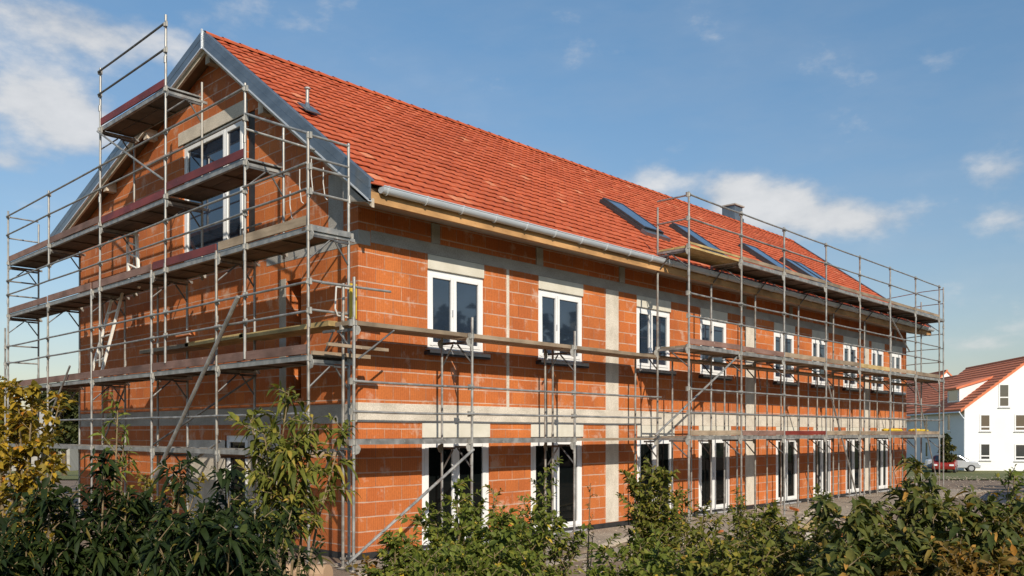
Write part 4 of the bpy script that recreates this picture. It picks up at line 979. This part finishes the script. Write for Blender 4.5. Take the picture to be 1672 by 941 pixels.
shrub('green_bush', 'olive bush with yellowing tips before the fifth glass door', 1265, 9.0, 830, 190, M['leaf_olive'], stems=15, shoots=20, lper=17, seed=17, var=(.5, .95), **C_)
shrub('green_bush', 'low mixed green bush along the bottom edge before the fifth door', 1265, 7.4, 868, 260, M['leaf_mixed'], stems=13, shoots=14, lper=14, seed=18, var=(.7, 1), **C_)
# right: big-leaved dull shrubs
B_ = dict(ll=0.13, lw=.36, leafdroop=.65, erect=.5, shoot_len=.36)
shrub('dull_shrub', 'tall dull green shrub with drooping leaves at the far end of the facade', 1495, 7.4, 752, 170, M['leaf_mixed'], stems=14, shoots=12, lper=13, seed=19, var=(.6, .9), clear=.25, **B_)
shrub('dull_shrub', 'dull green drooping shrub before the sixth glass door', 1395, 6.9, 825, 170, M['leaf_mixed'], stems=14, shoots=15, lper=15, seed=20, var=(.7, 1), clear=.25, **B_)
shrub('dull_shrub', 'dense dull green shrub below the white house', 1585, 6.7, 818, 210, M['leaf_mixed'], stems=17, shoots=17, lper=15, seed=21, var=(.65, 1), clear=.2, **B_)
shrub('autumn_shrub', 'orange brown autumn shrub at the right edge of the photo', 1675, 7.4, 830, 150, M['leaf_orange'], stems=14, shoots=15, lper=14, seed=22, var=(.65, 1), **C_)
shrub('green_bush', 'thin green bush rising against the gravel at the right edge', 1645, 8.6, 770, 40, M['leaf_green'], stems=5, shoots=10, lper=10, seed=23, var=(.7, 1), clear=.3, **C_)
shrub('autumn_shrub', 'low orange and yellow shrub at the bottom right before the dull shrubs', 1470, 6.2, 925, 260, M['leaf_orange'], stems=12, shoots=11, lper=13, seed=24, var=(.7, 1), hue=(0, .6), **C_)
shrub('autumn_shrub', 'small yellow orange shrub at the bottom edge left of the first door', 607, 8.4, 912, 70, M['leaf_orange'], stems=5, shoots=8, lper=9, seed=25, **C_)
shrub('green_bush', 'low bright green bush at the bottom edge before the two first glass doors', 800, 7.2, 892, 300, M['leaf_green'], stems=16, shoots=15, lper=17, seed=41, var=(.7, 1), **C_)
shrub('green_bush', 'low yellowish green bush at the bottom edge between the fourth and fifth doors', 1160, 7.0, 885, 230, M['leaf_olive'], stems=14, shoots=15, lper=16, seed=42, var=(.7, 1), **C_)
shrub('autumn_shrub', 'rusty brown low shrub in the bottom right corner', 1600, 6.3, 892, 200, M['leaf_orange'], stems=13, shoots=13, lper=14, seed=43, var=(.7, 1), hue=(0, .8), **C_)
shrub('dull_shrub', 'low dull green shrub at the bottom edge below the far doors', 1370, 6.4, 890, 190, M['leaf_mixed'], stems=11, shoots=12, lper=12, seed=44, var=(.7, 1), clear=.2, **B_)
shrub('dark_shrub', 'low dark shrub at the bottom edge left of the logs', 330, 6.2, 850, 220, M['leaf_shaded'], stems=15, shoots=14, lper=13, seed=45, var=(.7, 1), **L_)
T_ = dict(ll=0.07, lw=.42, leafdroop=.3, erect=.6, shoot_len=.26)
for px_, D_, top_, lab_ in ((805, 9.0, 800, 'thin upright leafy shoot standing before the second leaf of the first glass door'), (1205, 10.2, 800, 'thin leafy shoot standing before the brick pier between the fourth and fifth doors'), (1340, 9.4, 800, 'thin leafy shoot standing before the sixth glass door'), (1110, 9.8, 800, 'thin leafy shoot standing at the right side of the third glass door')):
    shrub('leafy_shoot', lab_, px_, D_, top_, 34, M['leaf_olive'], stems=3, shoots=11, lper=9, seed=int(px_), clear=.3, var=(.75, 1), **T_)
# ground plants below the shrubs
def undergrowth():
    r = np.random.default_rng(5); n = 9000
    D = r.uniform(5.6, 11.0, n); px = r.uniform(-150, 1820, n)
    keep = ~((px > 430) & (px < 620) & (D > 8)) & ~((px > 930) & (px < 1010) & (D > 8.5)); D = D[keep]; px = px[keep]; n = len(D)
    P = np.array([tuple(at(a, b, 0)) for a, b in zip(px, D)]); P[:, 2] += r.uniform(0, .35, n)
    T = r.normal(0, .7, (n, 3)); T[:, 2] = np.abs(T[:, 2])+.5; Nn = r.normal(0, .5, (n, 3)); Nn[:, 2] += 1
    L = r.uniform(.06, .22, n)
    o = leaves_mesh('ground_cover', P, T, Nn, L, L*r.uniform(.15, .4, n), r.uniform(0, 1, n), r.uniform(.1, .5, n), M['leaf_mixed'], None); o['kind'] = 'stuff'
undergrowth()
def gravel():
    r = np.random.default_rng(9); n = 5200
    D = 13+34*r.random(n)**1.3; px = np.where(r.random(n) < .75, r.uniform(930, 1720, n), r.uniform(-50, 620, n)); V = []; Fc = []
    o8 = np.array([(1, 0, 0), (-1, 0, 0), (0, 1, 0), (0, -1, 0), (0, 0, 1), (0, 0, -.3)])
    for a, b in zip(px, D):
        p = at(a, b, 0)
        if p.x > -0.1 and p.y > -0.1 and p.x < LEN: continue
        q = o8*r.uniform(.5, 1.3, (6, 1))*r.uniform(.015, .07)*np.array([1, 1, .7]); i = len(V)
        V += [(p.x+c[0], p.y+c[1], gz(p.x, p.y)+0.02+c[2]) for c in q]
        Fc += [tuple(i+k for k in t) for t in ((0, 2, 4), (2, 1, 4), (1, 3, 4), (3, 0, 4), (2, 0, 5), (1, 2, 5), (3, 1, 5), (0, 3, 5))]
    me = bpy.data.meshes.new('gravel'); me.from_pydata(V, [], Fc); me.materials.append(M['blinding']); o = bpy.data.objects.new('gravel', me); col.objects.link(o); o['kind'] = 'stuff'
gravel()
def woodland():
    r = np.random.default_rng(77); n = 44000; c = []
    for i in range(105):
        a = r.uniform(-0.7, 2.35); q = r.uniform(27, 42); h = r.uniform(6, 11)*(.8+.2*math.sin(i*1.7)); b = np.array(CAM)+q*(-np.array(FWD)*math.cos(a)+np.array(RGT)*math.sin(a)); b[2] = 0
        for k in range(7): c.append((b+np.array([r.normal(0, 1.5), r.normal(0, 1.5), h*r.uniform(.12, .95)]), r.uniform(1.0, 2.2)))
    ix = r.integers(0, len(c), n); cen = np.array([x[0] for x in c])[ix]; rad = np.array([x[1] for x in c])[ix]
    d = r.normal(0, 1, (n, 3)); d /= np.linalg.norm(d, axis=1, keepdims=True)
    P = cen+d*(rad*r.uniform(.4, 1.05, n))[:, None]; P[:, 2] = np.maximum(P[:, 2], .1)
    T = d+r.normal(0, .6, (n, 3)); Nn = r.normal(0, .6, (n, 3)); Nn[:, 2] += .6; L = r.uniform(.6, 1.2, n)
    o = leaves_mesh('woodland', P, T, Nn, L, L*.7, r.uniform(0, .7, n), r.uniform(0, .4, n), M['leaf_far'], None, simple=True); o['kind'] = 'stuff'
woodland()
def tree(label, px, D, top_y, w_px, mat, seed, n=5200, z0=None, name='tree', lf=0.30, squash=.42, group='trees beyond the building'):
    r = np.random.default_rng(seed); p = at(px, D, 0); p.z = gz(p.x, p.y) if z0 is None else z0
    H = 2.15+(707-top_y)*D/F-p.z; w = w_px/F*D/2; t = thing(name, label, 'tree', tuple(p), 0, group); b = np.array(p)
    mb = MB(); c = []
    mb.tube(b, b+np.array([0, 0, H*.5]), .03*H, 8, .018*H)
    for i in range(15):
        a = r.uniform(0, 6.28); q = r.uniform(.3, .95); rr = w*.75*math.sqrt(max(.05, 1-((q-.55)/.5)**2))*r.uniform(.3, 1)
        e = b+np.array([math.cos(a)*rr, math.sin(a)*rr, H*q*0.95]); s = b+np.array([0, 0, H*min(.5, q*.6)])
        mb.tube(s, e, .011*H, 6, .003*H); c.append((e, w*r.uniform(.22, .42)))
    obj('trunk', mb, M['bark'], t)
    ix = r.integers(0, len(c), n); cen = np.array([x[0] for x in c])[ix]; rad = np.array([x[1] for x in c])[ix]
    d = r.normal(0, 1, (n, 3)); d /= np.linalg.norm(d, axis=1, keepdims=True); d[:, 2] *= .8
    P = cen+d*(rad*r.uniform(.45, 1.05, n)**.6)[:, None]
    T = d+r.normal(0, .6, (n, 3)); Nn = r.normal(0, .5, (n, 3)); Nn[:, 2] += 1; L = r.uniform(.6, 1.3, n)*lf
    rn = np.clip(r.uniform(0, .4, len(c))[ix]+r.uniform(0, .55, n), 0, 1)
    leaves_mesh('crown', P, T, Nn, L, L*.6, rn, r.uniform(0, .4, n), mat, t, simple=True)
tree('yellowing tree beyond the left end of the scaffold', 8, 46, 622, 90, M['leaf_yellow'], 31)
tree('green tree seen between the scaffold posts left of the gable', 105, 52, 632, 130, M['leaf_far'], 32, 6500)
tree('dull green tree far left behind the yellow bush', -40, 60, 640, 160, M['leaf_far'], 33)
tree('dark green bushy tree beside the white house side wall', 1545, 71, 705, 26, M['leaf_far'], 34, 2600, lf=.2)
mb = MB(); p = at(20, 75, -1.2)
h = thing('grey_house', 'low grey roofed house far left behind the scaffold foot', 'house', tuple(p), math.atan2(RGT.y, RGT.x))
mb.box(-5, 5, 0, 8, 0, 3.2); obj('wall', mb, M['concrete_grey'], h, local=True)
mb = MB(); mb.prism([(-5.4, -.4, 3.2), (-5.4, 4, 5.3), (-5.4, 8.4, 3.2)], (10.8, 0, 0)); obj('roof', mb, M['concrete_grey'], h, local=True)
for x in (-3, 0, 3): mb = MB(); mb.box(x-.5, x+.5, -0.03, 0.05, 1.0, 2.3); obj('window', mb, M['glass_far'], h, local=True)

# ------------------------------------------------------------------ world, sun, camera
EL = R(32.5); LD = Vector((0.45, 0.893, 0)).normalized()
sun = bpy.data.lights.new('sun', 'SUN'); sun.energy = 5.0; sun.angle = R(0.53); sun.color = (1.0, 0.90, 0.76)
so = bpy.data.objects.new('sun', sun); col.objects.link(so)
ld = Vector((LD.x*math.cos(EL), LD.y*math.cos(EL), -math.sin(EL))); so.rotation_euler = ld.to_track_quat('-Z', 'Y').to_euler(); so.location = (-10, -15, 30)
w = bpy.data.worlds.new('World'); scene.world = w; w.use_nodes = True; nt = w.node_tree; nt.nodes.clear()
out = nt.nodes.new('ShaderNodeOutputWorld'); bg = nt.nodes.new('ShaderNodeBackground'); nt.links.new(bg.outputs[0], out.inputs[0])
sk = nt.nodes.new('ShaderNodeTexSky'); sk.sky_type = 'NISHITA'; sk.sun_disc = False; sk.sun_elevation = EL; sk.sun_rotation = math.atan2(-LD.x, -LD.y)
sk.air_density = 1.25; sk.dust_density = 0.5; sk.ozone_density = 2.0; sk.altitude = 100
STR = 0.12
tc = nt.nodes.new('ShaderNodeTexCoord'); d = tc.outputs['Generated']
sx = nt.nodes.new('ShaderNodeSeparateXYZ'); nt.links.new(d, sx.inputs[0])
az = mth(nt, 'ARCTAN2', sx.outputs[1], sx.outputs[0]); el = mth(nt, 'ARCSINE', sx.outputs[2])
def blob(px, y, sa, se, amp):
    v = FWD+RGT*((px-836)/F); v = Vector((v.x, v.y, (707-y)/F)).normalized()
    a0 = math.atan2(v.y, v.x); e0 = math.asin(v.z)
    da = mth(nt, 'DIVIDE', mth(nt, 'SUBTRACT', az, a0), sa/F); de = mth(nt, 'DIVIDE', mth(nt, 'SUBTRACT', el, e0), se/F)
    q = mth(nt, 'ADD', mth(nt, 'MULTIPLY', da, da), mth(nt, 'MULTIPLY', de, de))
    return mth(nt, 'MULTIPLY', mth(nt, 'EXPONENT', mth(nt, 'MULTIPLY', q, -1.0)), amp)
tot = None
for q in [(110, 50, 110, 36, .75), (60, 20, 100, 25, .6), (210, 70, 100, 34, .6), (95, 190, 75, 55, 1.0), (140, 215, 60, 40, .8), (25, 150, 70, 40, .8), (15, 262, 40, 22, 1.0),
          (1180, 318, 60, 45, .9), (1260, 330, 110, 40, 1.0), (1340, 360, 110, 34, .9), (1060, 292, 45, 28, .7), (1440, 362, 80, 22, .6), (1640, 278, 45, 22, .8), (1660, 355, 55, 22, .8),
          (860, 130, 240, 40, .16), (420, 30, 250, 50, .25), (1590, 562, 55, 12, .4)]:
    b = blob(*q); tot = b if tot is None else mth(nt, 'ADD', tot, b)
mp = nt.nodes.new('ShaderNodeMapping'); mp.inputs['Scale'].default_value = (1, 1, 1.9); nt.links.new(d, mp.inputs[0])
n1 = noise(nt, mp.outputs[0], 11.0, 10, 0.56); n2 = noise(nt, mp.outputs[0], 26, 6, 0.6)
nn = mth(nt, 'ADD', mth(nt, 'MULTIPLY', n1, 0.8), mth(nt, 'MULTIPLY', n2, 0.2))
dens = mth(nt, 'MULTIPLY_ADD', mth(nt, 'SUBTRACT', nn, 0.5), 3.4, mth(nt, 'SUBTRACT', mth(nt, 'MULTIPLY', tot, 1.0), 0.42))
mask = nt.nodes.new('ShaderNodeMapRange'); mask.interpolation_type = 'SMOOTHSTEP'; nt.links.new(dens, mask.inputs[0]); mask.inputs[1].default_value = -0.25; mask.inputs[2].default_value = 0.95
mask.inputs[4].default_value = 0.82
mp2 = nt.nodes.new('ShaderNodeMapping'); mp2.inputs['Scale'].default_value = (1.0, 1.0, 3.5); mp2.inputs['Rotation'].default_value = (0.25, 0.1, 0.4); nt.links.new(d, mp2.inputs[0])
cir = ramp(nt, noise(nt, mp2.outputs[0], 4.5, 8, 0.6), [(0.40, (0, 0, 0)), (0.80, (0.2, 0.2, 0.2))])
mask2 = mth(nt, 'MAXIMUM', mask.outputs[0], cir)
cc = ramp(nt, mth(nt, 'MULTIPLY_ADD', n1, 0.8, mth(nt, 'MULTIPLY', dens, 0.25)), [(0.32, (0.50, 0.54, 0.60)), (0.60, (0.80, 0.79, 0.78)), (0.8, (0.90, 0.88, 0.86))])
cs = nt.nodes.new('ShaderNodeVectorMath'); cs.operation = 'SCALE'; nt.links.new(cc, cs.inputs[0]); cs.inputs[3].default_value = 0.92/STR
hsv = nt.nodes.new('ShaderNodeHueSaturation'); nt.links.new(sk.outputs[0], hsv.inputs['Color']); hsv.inputs['Saturation'].default_value = 1.0
tint = mix(nt, 1.0, hsv.outputs[0], ramp(nt, sx.outputs[2], [(0.0, (0.70, 0.68, 0.74)), (0.13, (0.76, 0.78, 0.84)), (0.45, (0.80, 1.0, 1.08))]), 'MULTIPLY')
fin = mix(nt, mask2, tint, cs.outputs[0])
nt.links.new(fin, bg.inputs[0]); bg.inputs[1].default_value = STR

cam = bpy.data.cameras.new('camera'); co = bpy.data.objects.new('camera', cam); col.objects.link(co)
co.location = CAM; co.rotation_euler = (-FWD).to_track_quat('Z', 'Y').to_euler()
cam.sensor_width = 36; cam.lens = 36*F/1672; cam.shift_y = (707-470.5)/1672; cam.clip_end = 4000
scene.camera = co
scene.view_settings.view_transform = 'Standard'; scene.view_settings.look = 'None'; scene.view_settings.exposure = 0.0; scene.view_settings.gamma = 1.0
scene.view_settings.use_curve_mapping = False
scene.cycles.max_bounces = 6; scene.cycles.transparent_max_bounces = 4
